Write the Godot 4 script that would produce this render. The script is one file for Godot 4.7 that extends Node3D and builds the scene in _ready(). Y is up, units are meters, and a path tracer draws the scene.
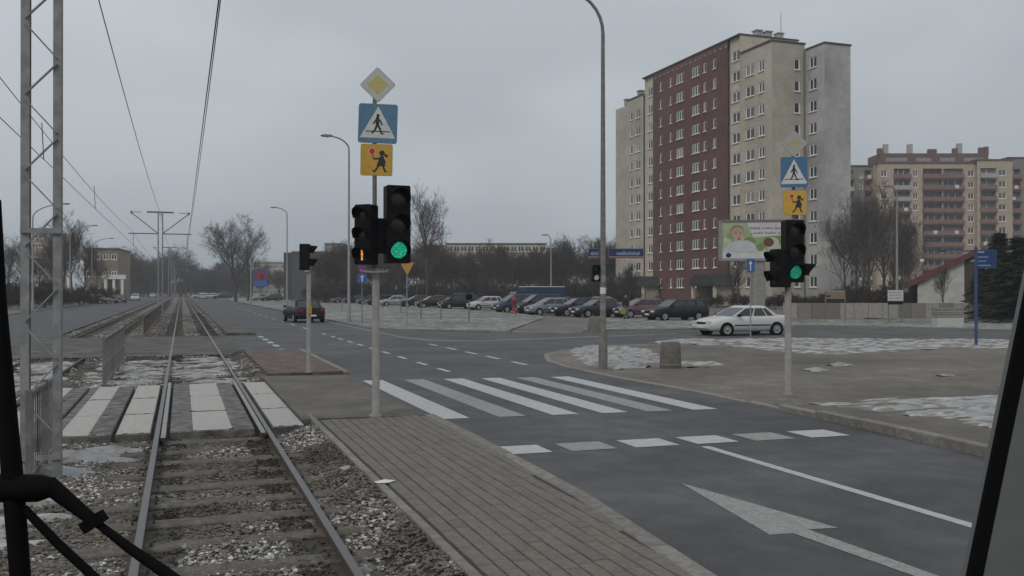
extends Node3D
# A pixel of the photograph gives a direction; distances come from the ground (camera 2.0 m up, horizon row 291, focal length 920 px).
const F := 920.0
const HZ := 291.0
const EYE := 2.0
const YAW := 0.34487
var CS := cos(YAW)
var SN := sin(YAW)
var M := {}
var used := {}
var rng := RandomNumberGenerator.new()

func gd(u, d, y = 0.0) -> Vector3:
	var xc: float = (u - 512.0) / F * d
	return Vector3(xc * CS + d * SN, y, xc * SN - d * CS)

func gp(u, v, y = 0.0) -> Vector3:
	return gd(u, F * (EYE - y) / (v - HZ), y)

func g2(u, v, y = 0.0) -> Vector2:
	var p := gp(u, v, y)
	return Vector2(p.x, p.z)

func hv(v, d) -> float:
	return EYE + (HZ - v) / F * d

# ---------------------------------------------------------------- nodes
func numbered(called: String) -> String:
	var n: int = used.get(called, 0)
	used[called] = n + 1
	return called if n == 0 else "%s_%03d" % [called, n]

func tag(o: Node, label: String, category := "", group := "", kind := "") -> Node:
	if label: o.set_meta("label", label)
	if category: o.set_meta("category", category)
	if group: o.set_meta("group", group)
	if kind: o.set_meta("kind", kind)
	return o

func thing(called: String, label: String, category: String, at := Vector3.ZERO, turn := 0.0, group := "") -> Node3D:
	var o := Node3D.new()
	o.name = numbered(called)
	add_child(o)
	o.position = at
	o.rotation.y = turn
	tag(o, label, category, group)
	return o

func struct(called: String, at := Vector3.ZERO) -> Node3D:
	var o := Node3D.new()
	o.name = numbered(called)
	add_child(o)
	o.position = at
	o.set_meta("kind", "structure")
	return o

func mesh_node(parent: Node, called: String, mesh: Mesh, mat: Material, at := Transform3D()) -> MeshInstance3D:
	var mi := MeshInstance3D.new()
	mi.mesh = mesh
	mi.material_override = mat
	mi.name = numbered(called) if parent == self else called
	mi.transform = at
	parent.add_child(mi, true)
	return mi

func done(st: SurfaceTool) -> ArrayMesh:
	st.generate_normals()
	return st.commit()

func part(parent: Node, called: String, st: SurfaceTool, mat: Material, at := Transform3D()) -> MeshInstance3D:
	return mesh_node(parent, called, done(st), mat, at)

func copy_of(o: Node3D, at: Vector3, turn: float, label := "", group := "") -> Node3D:
	var c: Node3D = o.duplicate()
	c.name = numbered(String(o.name))
	add_child(c)
	c.position = at
	c.rotation.y = turn
	if label: c.set_meta("label", label)
	if group: c.set_meta("group", group)
	return c

# ---------------------------------------------------------------- shapes
func mb(smooth := false) -> SurfaceTool:
	var st := SurfaceTool.new()
	st.begin(Mesh.PRIMITIVE_TRIANGLES)
	st.set_smooth_group(0 if smooth else -1)
	return st

func tri(st: SurfaceTool, a: Vector3, b: Vector3, c: Vector3) -> void:   # counter-clockwise seen from outside
	st.add_vertex(a); st.add_vertex(c); st.add_vertex(b)

func quad(st: SurfaceTool, a: Vector3, b: Vector3, c: Vector3, d: Vector3) -> void:
	tri(st, a, b, c); tri(st, a, c, d)

func bx(st: SurfaceTool, c: Vector3, s: Vector3, xf := Transform3D()) -> void:
	st.set_smooth_group(-1)
	var h := s * 0.5
	var p := []
	for i in 8:
		p.append(xf * (c + Vector3(h.x if i & 1 else -h.x, h.y if i & 2 else -h.y, h.z if i & 4 else -h.z)))
	for f in [[1, 3, 7, 5], [0, 4, 6, 2], [2, 6, 7, 3], [0, 1, 5, 4], [4, 5, 7, 6], [0, 2, 3, 1]]:
		quad(st, p[f[0]], p[f[1]], p[f[2]], p[f[3]])

func bar(st: SurfaceTool, a: Vector3, b: Vector3, w: float, h: float) -> void:   # box from a to b
	var z := (b - a).normalized()
	var up := Vector3.UP if absf(z.y) < 0.95 else Vector3.RIGHT
	var x := up.cross(z).normalized()
	bx(st, Vector3.ZERO, Vector3(w, h, a.distance_to(b)), Transform3D(Basis(x, z.cross(x), z), (a + b) * 0.5))

func block(st: SurfaceTool, c: Vector3, s: Vector3, ch: float) -> void:   # box on its base with chamfered top edges
	st.set_smooth_group(-1)
	var h := s * 0.5
	var r := [Vector2(-1, 1), Vector2(1, 1), Vector2(1, -1), Vector2(-1, -1)]
	var lo := []; var mid := []; var top := []
	for k in r:
		lo.append(c + Vector3(h.x * k.x, 0, h.z * k.y))
		mid.append(c + Vector3(h.x * k.x, s.y - ch, h.z * k.y))
		top.append(c + Vector3((h.x - ch) * k.x, s.y, (h.z - ch) * k.y))
	for i in 4:
		var j := (i + 1) % 4
		quad(st, lo[i], lo[j], mid[j], mid[i])
		quad(st, mid[i], mid[j], top[j], top[i])
	quad(st, top[0], top[1], top[2], top[3])

func tube(st: SurfaceTool, pts: Array, radii: Array, sides := 8, caps := true) -> void:
	st.set_smooth_group(0)
	var rings := []
	var n := pts.size()
	var x := Vector3.ZERO
	for i in n:
		var t: Vector3 = (pts[mini(i + 1, n - 1)] - pts[maxi(i - 1, 0)]).normalized()
		if i == 0:
			x = (Vector3.UP if absf(t.y) < 0.9 else Vector3.RIGHT).cross(t).normalized()
		else:
			x = (x - t * x.dot(t)).normalized()
		var y := t.cross(x)
		var ring := []
		for k in sides:
			var a := TAU * k / sides
			ring.append(pts[i] + (x * cos(a) + y * sin(a)) * radii[i])
		rings.append(ring)
	for i in n - 1:
		for k in sides:
			var j := (k + 1) % sides
			quad(st, rings[i][k], rings[i][j], rings[i + 1][j], rings[i + 1][k])
	if caps:
		st.set_smooth_group(-1)
		for k in range(1, sides - 1):
			tri(st, rings[0][0], rings[0][k + 1], rings[0][k])
			tri(st, rings[n - 1][0], rings[n - 1][k], rings[n - 1][k + 1])

func lathe(st: SurfaceTool, prof: Array, sides := 20, xf := Transform3D()) -> void:   # [radius, height] from the bottom up, round y
	st.set_smooth_group(0)
	for i in prof.size() - 1:
		for k in sides:
			var a := TAU * k / sides
			var b := TAU * (k + 1) / sides
			var p := [prof[i][0] * Vector3(cos(a), 0, -sin(a)) + Vector3(0, prof[i][1], 0), prof[i][0] * Vector3(cos(b), 0, -sin(b)) + Vector3(0, prof[i][1], 0),
				prof[i + 1][0] * Vector3(cos(b), 0, -sin(b)) + Vector3(0, prof[i + 1][1], 0), prof[i + 1][0] * Vector3(cos(a), 0, -sin(a)) + Vector3(0, prof[i + 1][1], 0)]
			quad(st, xf * p[0], xf * p[1], xf * p[2], xf * p[3])

func prism(st: SurfaceTool, poly: PackedVector2Array, z0: float, z1: float, xf := Transform3D()) -> void:   # polygon in x, y pushed along z
	st.set_smooth_group(-1)
	if Geometry2D.is_polygon_clockwise(poly):
		poly.reverse()
	var ix := Geometry2D.triangulate_polygon(poly)
	for i in range(0, ix.size(), 3):
		var a := poly[ix[i]]; var b := poly[ix[i + 1]]; var c := poly[ix[i + 2]]
		if (b - a).cross(c - a) < 0.0:
			var t := b; b = c; c = t
		tri(st, xf * Vector3(a.x, a.y, z1), xf * Vector3(b.x, b.y, z1), xf * Vector3(c.x, c.y, z1))
		tri(st, xf * Vector3(a.x, a.y, z0), xf * Vector3(c.x, c.y, z0), xf * Vector3(b.x, b.y, z0))
	for i in poly.size():
		var a := poly[i]; var b := poly[(i + 1) % poly.size()]
		quad(st, xf * Vector3(a.x, a.y, z0), xf * Vector3(b.x, b.y, z0), xf * Vector3(b.x, b.y, z1), xf * Vector3(a.x, a.y, z1))

func rrect(w: float, h: float, r: float, seg := 4) -> PackedVector2Array:
	var o := PackedVector2Array()
	for q in 4:
		var c := Vector2((w * 0.5 - r) * [1, -1, -1, 1][q], (h * 0.5 - r) * [1, 1, -1, -1][q])
		for k in seg + 1:
			o.append(c + Vector2.from_angle(PI * 0.5 * (q + float(k) / seg)) * r)
	return o

func sheet(parent: Node, called: String, poly: PackedVector2Array, mat: Material, y := 0.0, cell := 0.0, hf = null) -> MeshInstance3D:   # polygon in x, z
	var st := mb(true)
	var pieces := [poly]
	if cell > 0.0:
		pieces = []
		var lo := poly[0]; var hi := poly[0]
		for p in poly:
			lo = lo.min(p); hi = hi.max(p)
		var x := lo.x
		while x < hi.x:
			var z := lo.y
			while z < hi.y:
				pieces.append_array(Geometry2D.intersect_polygons(poly, PackedVector2Array([Vector2(x, z), Vector2(x + cell, z), Vector2(x + cell, z + cell), Vector2(x, z + cell)])))
				z += cell
			x += cell
	for pc in pieces:
		var ix := Geometry2D.triangulate_polygon(pc)
		for i in range(0, ix.size(), 3):
			var a: Vector2 = pc[ix[i]]; var b: Vector2 = pc[ix[i + 1]]; var c: Vector2 = pc[ix[i + 2]]
			if (b - a).cross(c - a) > 0.0:
				var t := b; b = c; c = t
			var v := []
			for q: Vector2 in [a.snapped(Vector2(0.002, 0.002)), b.snapped(Vector2(0.002, 0.002)), c.snapped(Vector2(0.002, 0.002))]:
				v.append(Vector3(q.x, y + (hf.call(q.x, q.y) if hf != null else 0.0), q.y))
			tri(st, v[0], v[1], v[2])
	return part(parent, called, st, mat)

func rect(x0: float, z0: float, x1: float, z1: float) -> PackedVector2Array:
	return PackedVector2Array([Vector2(x0, z0), Vector2(x1, z0), Vector2(x1, z1), Vector2(x0, z1)])

func disc(st: SurfaceTool, c: Vector3, r: float, xf := Transform3D(), n := 20, dome := 0.0) -> void:   # facing local +z
	st.set_smooth_group(0)
	for k in n:
		var a := TAU * k / n; var b := TAU * (k + 1) / n
		tri(st, xf * (c + Vector3(0, 0, dome)), xf * (c + Vector3(cos(a), sin(a), 0) * r), xf * (c + Vector3(cos(b), sin(b), 0) * r))

func face_mesh(w: float, h: float) -> ArrayMesh:   # upright rectangle facing +z with texture coordinates, origin in its middle
	var st := mb()
	var q := [Vector2(-1, 1), Vector2(1, 1), Vector2(1, -1), Vector2(-1, 1), Vector2(1, -1), Vector2(-1, -1)]
	for k in q:
		st.set_normal(Vector3(0, 0, 1))
		st.set_uv(Vector2(k.x * 0.5 + 0.5, 0.5 - k.y * 0.5))
		st.add_vertex(Vector3(k.x * w * 0.5, k.y * h * 0.5, 0))
	return st.commit()

# ---------------------------------------------------------------- materials
func lin(r: float, g: float, b: float) -> Color:
	return Color(r, g, b).linear_to_srgb()

func mat(r: float, g: float, b: float, rough := 0.8, metal := 0.0) -> StandardMaterial3D:
	var m := StandardMaterial3D.new()
	m.albedo_color = lin(r, g, b)
	m.roughness = rough
	m.metallic = metal
	return m

func noise(sd: int, freq: float, oct := 4) -> FastNoiseLite:
	var n := FastNoiseLite.new()
	n.seed = sd
	n.noise_type = FastNoiseLite.TYPE_SIMPLEX_SMOOTH
	n.frequency = freq
	n.fractal_octaves = oct
	return n

func nbytes(size: int, sd: int, freq: float, oct := 4) -> PackedByteArray:
	var im := noise(sd, freq, oct).get_seamless_image(size, size, false, false, 0.12, true)
	im.convert(Image.FORMAT_L8)
	return im.get_data()

# colour a to b by a coarse noise, brightness by a fine one, grain by pixel, third colour c where a mix of both passes thr
func ground_tex(size: int, sd: int, fine: float, coarse: float, a: Vector3, b: Vector3, amp: float, grain: float, c := Vector3.ZERO, thr := 2.0, soft := 0.05, fine_share := 0.5) -> ImageTexture:
	var fb := nbytes(size, sd, fine, 3)
	var cb := nbytes(size, sd + 7, coarse, 4)
	var r := RandomNumberGenerator.new()
	r.seed = sd
	var out := PackedByteArray()
	out.resize(size * size * 3)
	for i in size * size:
		var f := fb[i] / 255.0
		var g := cb[i] / 255.0
		var k := (1.0 + amp * (f - 0.5) * 2.0) * (1.0 + grain * (r.randf() - 0.5) * 2.0)
		var col := a.lerp(b, smoothstep(0.25, 0.75, g)) * k
		if thr < 1.5:
			var w := smoothstep(thr - soft, thr + soft, g * (1.0 - fine_share) + f * fine_share)
			col = col.lerp(c * (0.85 + 0.3 * f), w)
		out[i * 3] = int(pow(clampf(col.x, 0, 1), 1.0 / 2.2) * 255.0)
		out[i * 3 + 1] = int(pow(clampf(col.y, 0, 1), 1.0 / 2.2) * 255.0)
		out[i * 3 + 2] = int(pow(clampf(col.z, 0, 1), 1.0 / 2.2) * 255.0)
	return ImageTexture.create_from_image(Image.create_from_data(size, size, false, Image.FORMAT_RGB8, out))

func grey_tex(size: int, sd: int, freq: float, oct: int, lo := 0.0, hi := 1.0) -> ImageTexture:
	var b := nbytes(size, sd, freq, oct)
	for i in b.size():
		b[i] = int(lerpf(lo, hi, b[i] / 255.0) * 255.0)
	return ImageTexture.create_from_image(Image.create_from_data(size, size, false, Image.FORMAT_L8, b))

func tmat(tex: Texture2D, scale: float, rough := 0.9, bump: Texture2D = null, cm := 0.0, big: Texture2D = null, big_scale := 0.05, world := true) -> StandardMaterial3D:
	var m := StandardMaterial3D.new()
	m.albedo_texture = tex
	m.roughness = rough
	m.uv1_triplanar = true
	m.uv1_world_triplanar = world
	m.uv1_scale = Vector3.ONE * scale
	if bump:
		m.heightmap_enabled = true
		m.heightmap_texture = bump
		m.heightmap_scale = cm
	if big:
		m.detail_enabled = true
		m.detail_albedo = big
		m.detail_blend_mode = BaseMaterial3D.BLEND_MODE_MUL
		m.detail_uv_layer = BaseMaterial3D.DETAIL_UV_2
		m.uv2_triplanar = true
		m.uv2_world_triplanar = world
		m.uv2_scale = Vector3.ONE * big_scale
	return m

# flat print: shapes are ["p", points, colour], ["c", centre, radius, colour], ["l", a, b, radius, colour] in a unit square with y down
func print_tex(w: int, h: int, base: Color, shapes: Array) -> ImageTexture:
	var im := Image.create(w, h, false, Image.FORMAT_RGB8)
	im.fill(base)
	var asp := float(w) / h
	for s in shapes:
		var lo := Vector2(9, 9); var hi := Vector2(-9, -9)
		var col: Color = s[s.size() - 1]
		if s[0] == "p":
			for q in s[1]:
				lo = lo.min(q); hi = hi.max(q)
		elif s[0] == "c":
			lo = s[1] - Vector2(1, asp) * s[2]; hi = s[1] + Vector2(1, asp) * s[2]
		else:
			lo = s[1].min(s[2]) - Vector2(1, asp) * s[3]; hi = s[1].max(s[2]) + Vector2(1, asp) * s[3]
		var pl := PackedVector2Array(s[1]) if s[0] == "p" else PackedVector2Array()
		for y in range(maxi(0, int(lo.y * h)), mini(h, int(hi.y * h) + 2)):
			for x in range(maxi(0, int(lo.x * w)), mini(w, int(hi.x * w) + 2)):
				var q := Vector2((x + 0.5) / w, (y + 0.5) / h)
				var inside := false
				if s[0] == "p": inside = Geometry2D.is_point_in_polygon(q, pl)
				elif s[0] == "c": inside = ((q - s[1]) * Vector2(1, 1.0 / asp)).length() < s[2]
				else: inside = ((q - Geometry2D.get_closest_point_to_segment(q, s[1], s[2])) * Vector2(1, 1.0 / asp)).length() < s[3]
				if inside: im.set_pixel(x, y, col)
	# weathering: faint mottling and grit over the whole print
	var wn := noise(w * 7 + h + shapes.size(), 0.06, 4)
	var wg := RandomNumberGenerator.new()
	wg.seed = w + shapes.size()
	for y in h:
		for x in w:
			var k := 0.96 + 0.06 * wn.get_noise_2d(x * 96.0 / w, y * 96.0 / w) + wg.randf_range(-0.03, 0.03)
			var c := im.get_pixel(x, y)
			im.set_pixel(x, y, Color(c.r * k, c.g * k, c.b * k))
	return ImageTexture.create_from_image(im)

func print_mat(tex: Texture2D, rough := 0.6) -> StandardMaterial3D:
	var m := StandardMaterial3D.new()
	m.albedo_texture = tex
	m.roughness = rough
	return m

func glow(r: float, g: float, b: float, e: float) -> StandardMaterial3D:
	var m := mat(r * 0.3, g * 0.3, b * 0.3, 0.3)
	m.emission_enabled = true
	m.emission = lin(r, g, b)
	m.emission_energy_multiplier = e
	if not M.has("lens_pattern"): M.lens_pattern = grey_tex(128, 88, 0.05, 3, 0.25, 1.0)   # ribbed coloured lens
	m.emission_texture = M.lens_pattern
	m.emission_operator = BaseMaterial3D.EMISSION_OP_MULTIPLY
	m.uv1_triplanar = true
	m.uv1_scale = Vector3.ONE * 4.0
	return m

# ---------------------------------------------------------------- the ground
func pave_h(_x: float, z: float) -> float:
	return 0.03 + 0.10 * smoothstep(-14.4, -11.0, z)

func snow_patch(called: String, label: String, poly: PackedVector2Array, base: Callable, amp: float, cell: float, fade: float, sd: int, bias := 0.0, m: Material = null) -> void:
	var n := noise(sd, 1.1, 2)
	var n2 := noise(sd + 1, 3.0, 2)
	var hf := func(x: float, z: float) -> float:
		var e := 1e9
		var q := Vector2(x, z)
		for i in poly.size():
			e = minf(e, q.distance_to(Geometry2D.get_closest_point_to_segment(q, poly[i], poly[(i + 1) % poly.size()])))
		var k := minf(e / fade, 1.0)
		return base.call(x, z) + amp * (k - 0.6 + bias + 1.5 * n.get_noise_2d(x * 0.55, z * 1.5) + 0.3 * n2.get_noise_2d(x * 0.7, z * 1.6))
	var o := sheet(self, called, poly, m if m else M.snow, 0.0, cell, hf)
	tag(o, label, "snow", "", "stuff")

func stone_mesh(sd: int) -> ArrayMesh:
	var r := RandomNumberGenerator.new()
	r.seed = sd
	var st := mb()
	var p := []
	for k in 4:
		var a := TAU * k / 4 + r.randf_range(-0.4, 0.4)
		p.append(Vector3(cos(a) * r.randf_range(0.7, 1.1), r.randf_range(-0.2, 0.2), -sin(a) * r.randf_range(0.7, 1.1)))
	var t1 := Vector3(r.randf_range(-0.4, 0.1), r.randf_range(0.5, 0.8), r.randf_range(-0.3, 0.3))
	var t2 := Vector3(r.randf_range(0.1, 0.5), r.randf_range(0.45, 0.8), r.randf_range(-0.3, 0.3))
	var b := Vector3(0, -0.7, 0)
	tri(st, p[0], p[1], t2); tri(st, p[1], t1, t2); tri(st, p[1], p[2], t1); tri(st, p[2], p[3], t1); tri(st, p[3], t2, t1); tri(st, p[3], p[0], t2)
	for k in 4:
		tri(st, p[(k + 1) % 4], p[k], b)
	return done(st)

func stones(parent: Node, called: String, spots: Array, count: int, lo: float, hi: float, cols: Array, y: float, seed_: int, skip: Array, cx: float) -> MultiMeshInstance3D:
	var patch := noise(seed_ / 10, 0.55, 3)
	var r := RandomNumberGenerator.new()
	r.seed = seed_
	var mm := MultiMesh.new()
	mm.transform_format = MultiMesh.TRANSFORM_3D
	mm.use_colors = true
	mm.mesh = stone_mesh(seed_)
	var xs := []; var cl := []
	var area := 0.0
	for s in spots: area += s.size.x * s.size.y
	for s: Rect2 in spots:
		for i in int(count * s.size.x * s.size.y / area):
			var x := s.position.x + r.randf() * s.size.x
			var z := s.position.y + r.randf() * s.size.y
			var ok := true
			for k in skip:
				if absf(x - k[0]) < k[1]: ok = false
			var oily := absf(absf(x - cx) - 0.60) < 0.20 + 0.10 * patch.get_noise_2d(x * 3.0, z)
			if z < -42.0: oily = absf(absf(x - cx) - 0.75) < 0.40
			if absf(x - cx) < 1.2 and z > -30.4:
				var ph := fposmod(z + 5.75 + 0.39, 0.78) - 0.39
				if absf(ph) < 0.115 and r.randf() < 0.12: continue
			if oily and r.randf() < 0.35: ok = false
			if not ok: continue
			var sz := r.randf_range(lo, hi)
			var b := Basis.from_euler(Vector3(r.randf_range(-0.5, 0.5), r.randf() * TAU, r.randf_range(-0.5, 0.5))).scaled(Vector3(sz, sz * r.randf_range(0.5, 0.9), sz * r.randf_range(0.7, 1.2)))
			xs.append(Transform3D(b, Vector3(x, bed_y(x, z) + y + r.randf_range(-0.015, 0.015), z)))
			var pv := patch.get_noise_2d(x, z * 0.8)
			var pick: Array = cols[2] if oily else cols[1] if pv > 0.05 else cols[0]
			cl.append(pick[r.randi() % pick.size()] * (1.0 + 0.7 * pv))
	mm.instance_count = xs.size()
	for i in xs.size():
		mm.set_instance_transform(i, xs[i])
		mm.set_instance_color(i, cl[i])
	var o := MultiMeshInstance3D.new()
	o.multimesh = mm
	o.material_override = M.stone
	o.name = called
	parent.add_child(o, true)
	o.set_meta("kind", "stuff")
	return o

func kerb_line(parent: Node, pts: Array, width: float, top: Callable, ms: Array, long := 1.0) -> void:   # stones to the right of the direction of travel
	var acc := []
	for i in pts.size() - 1:
		var a: Vector2 = pts[i]; var b: Vector2 = pts[i + 1]
		var n := maxi(1, int(round(a.distance_to(b) / long)))
		for k in n:
			acc.append([a.lerp(b, float(k) / n), a.lerp(b, float(k + 1) / n)])
	for s in acc:
		var a: Vector2 = s[0]; var b: Vector2 = s[1]
		var d := (b - a).normalized()
		var nrm := Vector2(-d.y, d.x)
		var c := (a + b) * 0.5 + nrm * width * 0.5
		var h: float = top.call(c.x, c.y) + rng.randf_range(-0.004, 0.004)
		var st := mb()
		block(st, Vector3(0, -0.2, 0), Vector3(width, 0.2 + h, a.distance_to(b) - 0.012), 0.012)
		part(parent, "kerb_stone", st, ms[rng.randi() % ms.size()], Transform3D(Basis(Vector3.UP, atan2(d.x, d.y) + rng.randf_range(-0.008, 0.008)), Vector3(c.x, 0, c.y)))

func marking(parent: Node, called: String, poly: PackedVector2Array, m: Material, y := 0.004) -> void:
	sheet(parent, called, poly, m, y)

func materials() -> void:
	var fine := grey_tex(512, 11, 0.09, 3)
	var rough := grey_tex(512, 12, 0.03, 5)
	var blotch := grey_tex(512, 13, 0.012, 5, 0.66, 1.0)
	var blotch2 := grey_tex(512, 14, 0.02, 5, 0.5, 1.0)
	M.asphalt = tmat(ground_tex(512, 21, 0.12, 0.01, Vector3(0.080, 0.083, 0.090), Vector3(0.104, 0.106, 0.111), 0.12, 0.22), 0.3, 0.82, fine, 0.25, blotch, 0.045)
	M.asphalt_worn = tmat(ground_tex(512, 22, 0.1, 0.012, Vector3(0.115, 0.11, 0.102), Vector3(0.145, 0.137, 0.125), 0.14, 0.16), 0.3, 0.88, fine, 0.3, blotch2, 0.07)
	M.paving = tmat(ground_tex(512, 23, 0.05, 0.01, Vector3(0.165, 0.146, 0.122), Vector3(0.205, 0.184, 0.157), 0.14, 0.14, Vector3(0.27, 0.265, 0.255), 0.74, 0.04, 0.4), 0.2, 0.9, rough, 0.6, blotch, 0.023)
	M.lot = tmat(ground_tex(512, 24, 0.05, 0.01, Vector3(0.16, 0.145, 0.125), Vector3(0.205, 0.19, 0.17), 0.15, 0.12), 0.12, 0.9, rough, 0.6, blotch, 0.03)
	M.red_brick_pad = tmat(ground_tex(512, 25, 0.06, 0.015, Vector3(0.135, 0.095, 0.080), Vector3(0.165, 0.120, 0.102), 0.15, 0.18), 0.4, 0.9, rough, 0.6, blotch, 0.2)
	M.verge = tmat(ground_tex(512, 26, 0.06, 0.012, Vector3(0.15, 0.155, 0.12), Vector3(0.24, 0.25, 0.22), 0.35, 0.2, Vector3(0.46, 0.48, 0.50), 0.57, 0.10, 0.6), 0.16, 0.95, rough, 2.0, blotch, 0.02)
	M.earth = tmat(ground_tex(512, 27, 0.06, 0.01, Vector3(0.10, 0.095, 0.075), Vector3(0.16, 0.155, 0.13), 0.3, 0.2, Vector3(0.36, 0.37, 0.38), 0.68, 0.06, 0.6), 0.1, 0.95, rough, 2.0, blotch2, 0.015)
	M.ballast = tmat(ground_tex(512, 28, 0.10, 0.02, Vector3(0.060, 0.050, 0.040), Vector3(0.105, 0.090, 0.073), 0.5, 0.3), 0.5, 0.95, fine, 3.0, blotch2, 0.2)
	M.oily = tmat(ground_tex(512, 29, 0.10, 0.02, Vector3(0.030, 0.025, 0.021), Vector3(0.052, 0.043, 0.036), 0.5, 0.3), 0.5, 0.95, fine, 3.0)
	M.trackbed = tmat(ground_tex(512, 30, 0.08, 0.02, Vector3(0.12, 0.10, 0.085), Vector3(0.17, 0.145, 0.125), 0.4, 0.3, Vector3(0.4, 0.4, 0.4), 0.72, 0.05, 0.6), 0.3, 0.95, fine, 3.0)
	M.snow = tmat(ground_tex(512, 31, 0.016, 0.007, Vector3(0.28, 0.29, 0.30), Vector3(0.50, 0.515, 0.53), 0.22, 0.16, Vector3(0.15, 0.137, 0.115), 0.53, 0.13, 0.55), 0.3, 0.8)
	M.snow.uv1_scale = Vector3(0.28, 0.6, 0.6)
	M.pad = tmat(ground_tex(512, 52, 0.08, 0.015, Vector3(0.135, 0.122, 0.104), Vector3(0.165, 0.150, 0.130), 0.14, 0.15), 0.35, 0.9, fine, 0.3, blotch, 0.09)
	M.bollard = tmat(ground_tex(256, 54, 0.07, 0.03, Vector3(0.105, 0.096, 0.082), Vector3(0.155, 0.142, 0.122), 0.2, 0.2), 0.9, 0.9, fine, 0.5)
	M.joint = mat(0.045, 0.040, 0.034, 0.95)
	M.frost = tmat(ground_tex(512, 32, 0.02, 0.009, Vector3(0.135, 0.125, 0.105), Vector3(0.20, 0.19, 0.17), 0.35, 0.15, Vector3(0.38, 0.39, 0.405), 0.53, 0.14, 0.55), 0.25, 0.9)
	M.frost.uv1_scale = Vector3(0.14, 0.4, 0.4)
	M.concrete = tmat(ground_tex(512, 33, 0.08, 0.015, Vector3(0.26, 0.25, 0.235), Vector3(0.34, 0.33, 0.31), 0.12, 0.1), 0.5, 0.9, fine, 0.4)
	M.panel = tmat(ground_tex(512, 34, 0.08, 0.02, Vector3(0.19, 0.182, 0.170), Vector3(0.25, 0.24, 0.225), 0.2, 0.14), 0.5, 0.9, fine, 0.5, blotch2, 0.3)
	M.kerb = tmat(ground_tex(256, 35, 0.1, 0.03, Vector3(0.165, 0.155, 0.142), Vector3(0.225, 0.213, 0.195), 0.15, 0.15), 0.8, 0.9, fine, 0.4)
	M.kerb2 = tmat(ground_tex(256, 36, 0.1, 0.03, Vector3(0.145, 0.137, 0.125), Vector3(0.19, 0.18, 0.165), 0.15, 0.15), 0.8, 0.9, fine, 0.4)
	M.paint = tmat(ground_tex(512, 37, 0.08, 0.02, Vector3(0.36, 0.365, 0.365), Vector3(0.44, 0.445, 0.445), 0.10, 0.10, Vector3(0.2, 0.2, 0.2), 0.74, 0.05, 0.7), 0.6, 0.7)
	M.paint_old = tmat(ground_tex(512, 38, 0.09, 0.02, Vector3(0.22, 0.22, 0.215), Vector3(0.30, 0.30, 0.29), 0.14, 0.14, Vector3(0.13, 0.13, 0.13), 0.66, 0.06, 0.7), 0.6, 0.75)
	M.paint_panel = tmat(ground_tex(512, 39, 0.08, 0.02, Vector3(0.33, 0.325, 0.305), Vector3(0.42, 0.412, 0.39), 0.16, 0.08, Vector3(0.18, 0.175, 0.165), 0.66, 0.06, 0.7), 0.6, 0.8)
	M.brick = []
	for i in 5:
		var k: float = [1.0, 0.94, 1.05, 0.90, 1.0][i]
		var t: Vector3 = Vector3(0.140, 0.127, 0.110) * k
		if i == 4: t = Vector3(0.145, 0.128, 0.110)
		M.brick.append(tmat(ground_tex(256, 40 + i, 0.1, 0.03, t * 0.9, t * 1.12, 0.15, 0.18), 1.3, 0.92, fine, 0.3))
	M.stone = mat(1, 1, 1, 0.95)
	M.stone.vertex_color_use_as_albedo = true
	M.sleeper = tmat(ground_tex(256, 46, 0.06, 0.02, Vector3(0.085, 0.076, 0.062), Vector3(0.125, 0.112, 0.092), 0.4, 0.25), 0.9, 0.95, fine, 0.8)
	M.rail = mat(0.16, 0.155, 0.155, 0.45, 0.7)
	M.rail_dull = mat(0.07, 0.062, 0.056, 0.75, 0.2)
	M.rust = tmat(ground_tex(256, 47, 0.08, 0.03, Vector3(0.040, 0.030, 0.024), Vector3(0.075, 0.052, 0.038), 0.3, 0.2), 1.5, 0.9)
	M.galv = tmat(ground_tex(256, 48, 0.05, 0.02, Vector3(0.20, 0.205, 0.21), Vector3(0.26, 0.265, 0.27), 0.1, 0.06), 0.8, 0.6)
	M.galv_dark = tmat(ground_tex(256, 49, 0.05, 0.02, Vector3(0.12, 0.12, 0.12), Vector3(0.17, 0.165, 0.16), 0.15, 0.1), 0.8, 0.7)
	M.pole_dark = tmat(ground_tex(256, 53, 0.06, 0.02, Vector3(0.13, 0.128, 0.125), Vector3(0.18, 0.177, 0.172), 0.15, 0.1), 0.8, 0.8)
	M.pole = tmat(ground_tex(256, 50, 0.06, 0.02, Vector3(0.19, 0.187, 0.183), Vector3(0.26, 0.256, 0.25), 0.12, 0.08), 0.8, 0.8)
	M.black = mat(0.007, 0.007, 0.008, 0.55)
	M.black.metallic_specular = 0.25
	M.black_matt = mat(0.007, 0.007, 0.007, 0.9)
	M.black_matt.metallic_specular = 0.2
	M.wire = mat(0.03, 0.03, 0.032, 0.7)
	M.rubber = mat(0.006, 0.006, 0.007, 0.85)
	M.rubber.metallic_specular = 0.15
	M.dark_lens = mat(0.02, 0.012, 0.012, 0.25)
	M.white = mat(0.62, 0.62, 0.61, 0.6)
	M.bark = tmat(ground_tex(256, 51, 0.05, 0.02, Vector3(0.050, 0.042, 0.035), Vector3(0.085, 0.074, 0.064), 0.3, 0.2), 1.0, 0.95)
	M.twig = mat(0.070, 0.054, 0.045, 0.95)
	M.twig_dark = mat(0.050, 0.037, 0.029, 0.95)
	M.twig_grey = mat(0.085, 0.075, 0.068, 0.95)
	M.needle = mat(0.016, 0.026, 0.017, 0.9)
	M.hedge = mat(0.05, 0.045, 0.03, 0.95)
	M.glass = mat(0.012, 0.014, 0.016, 0.08)
	M.glass.metallic_specular = 0.6
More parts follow.
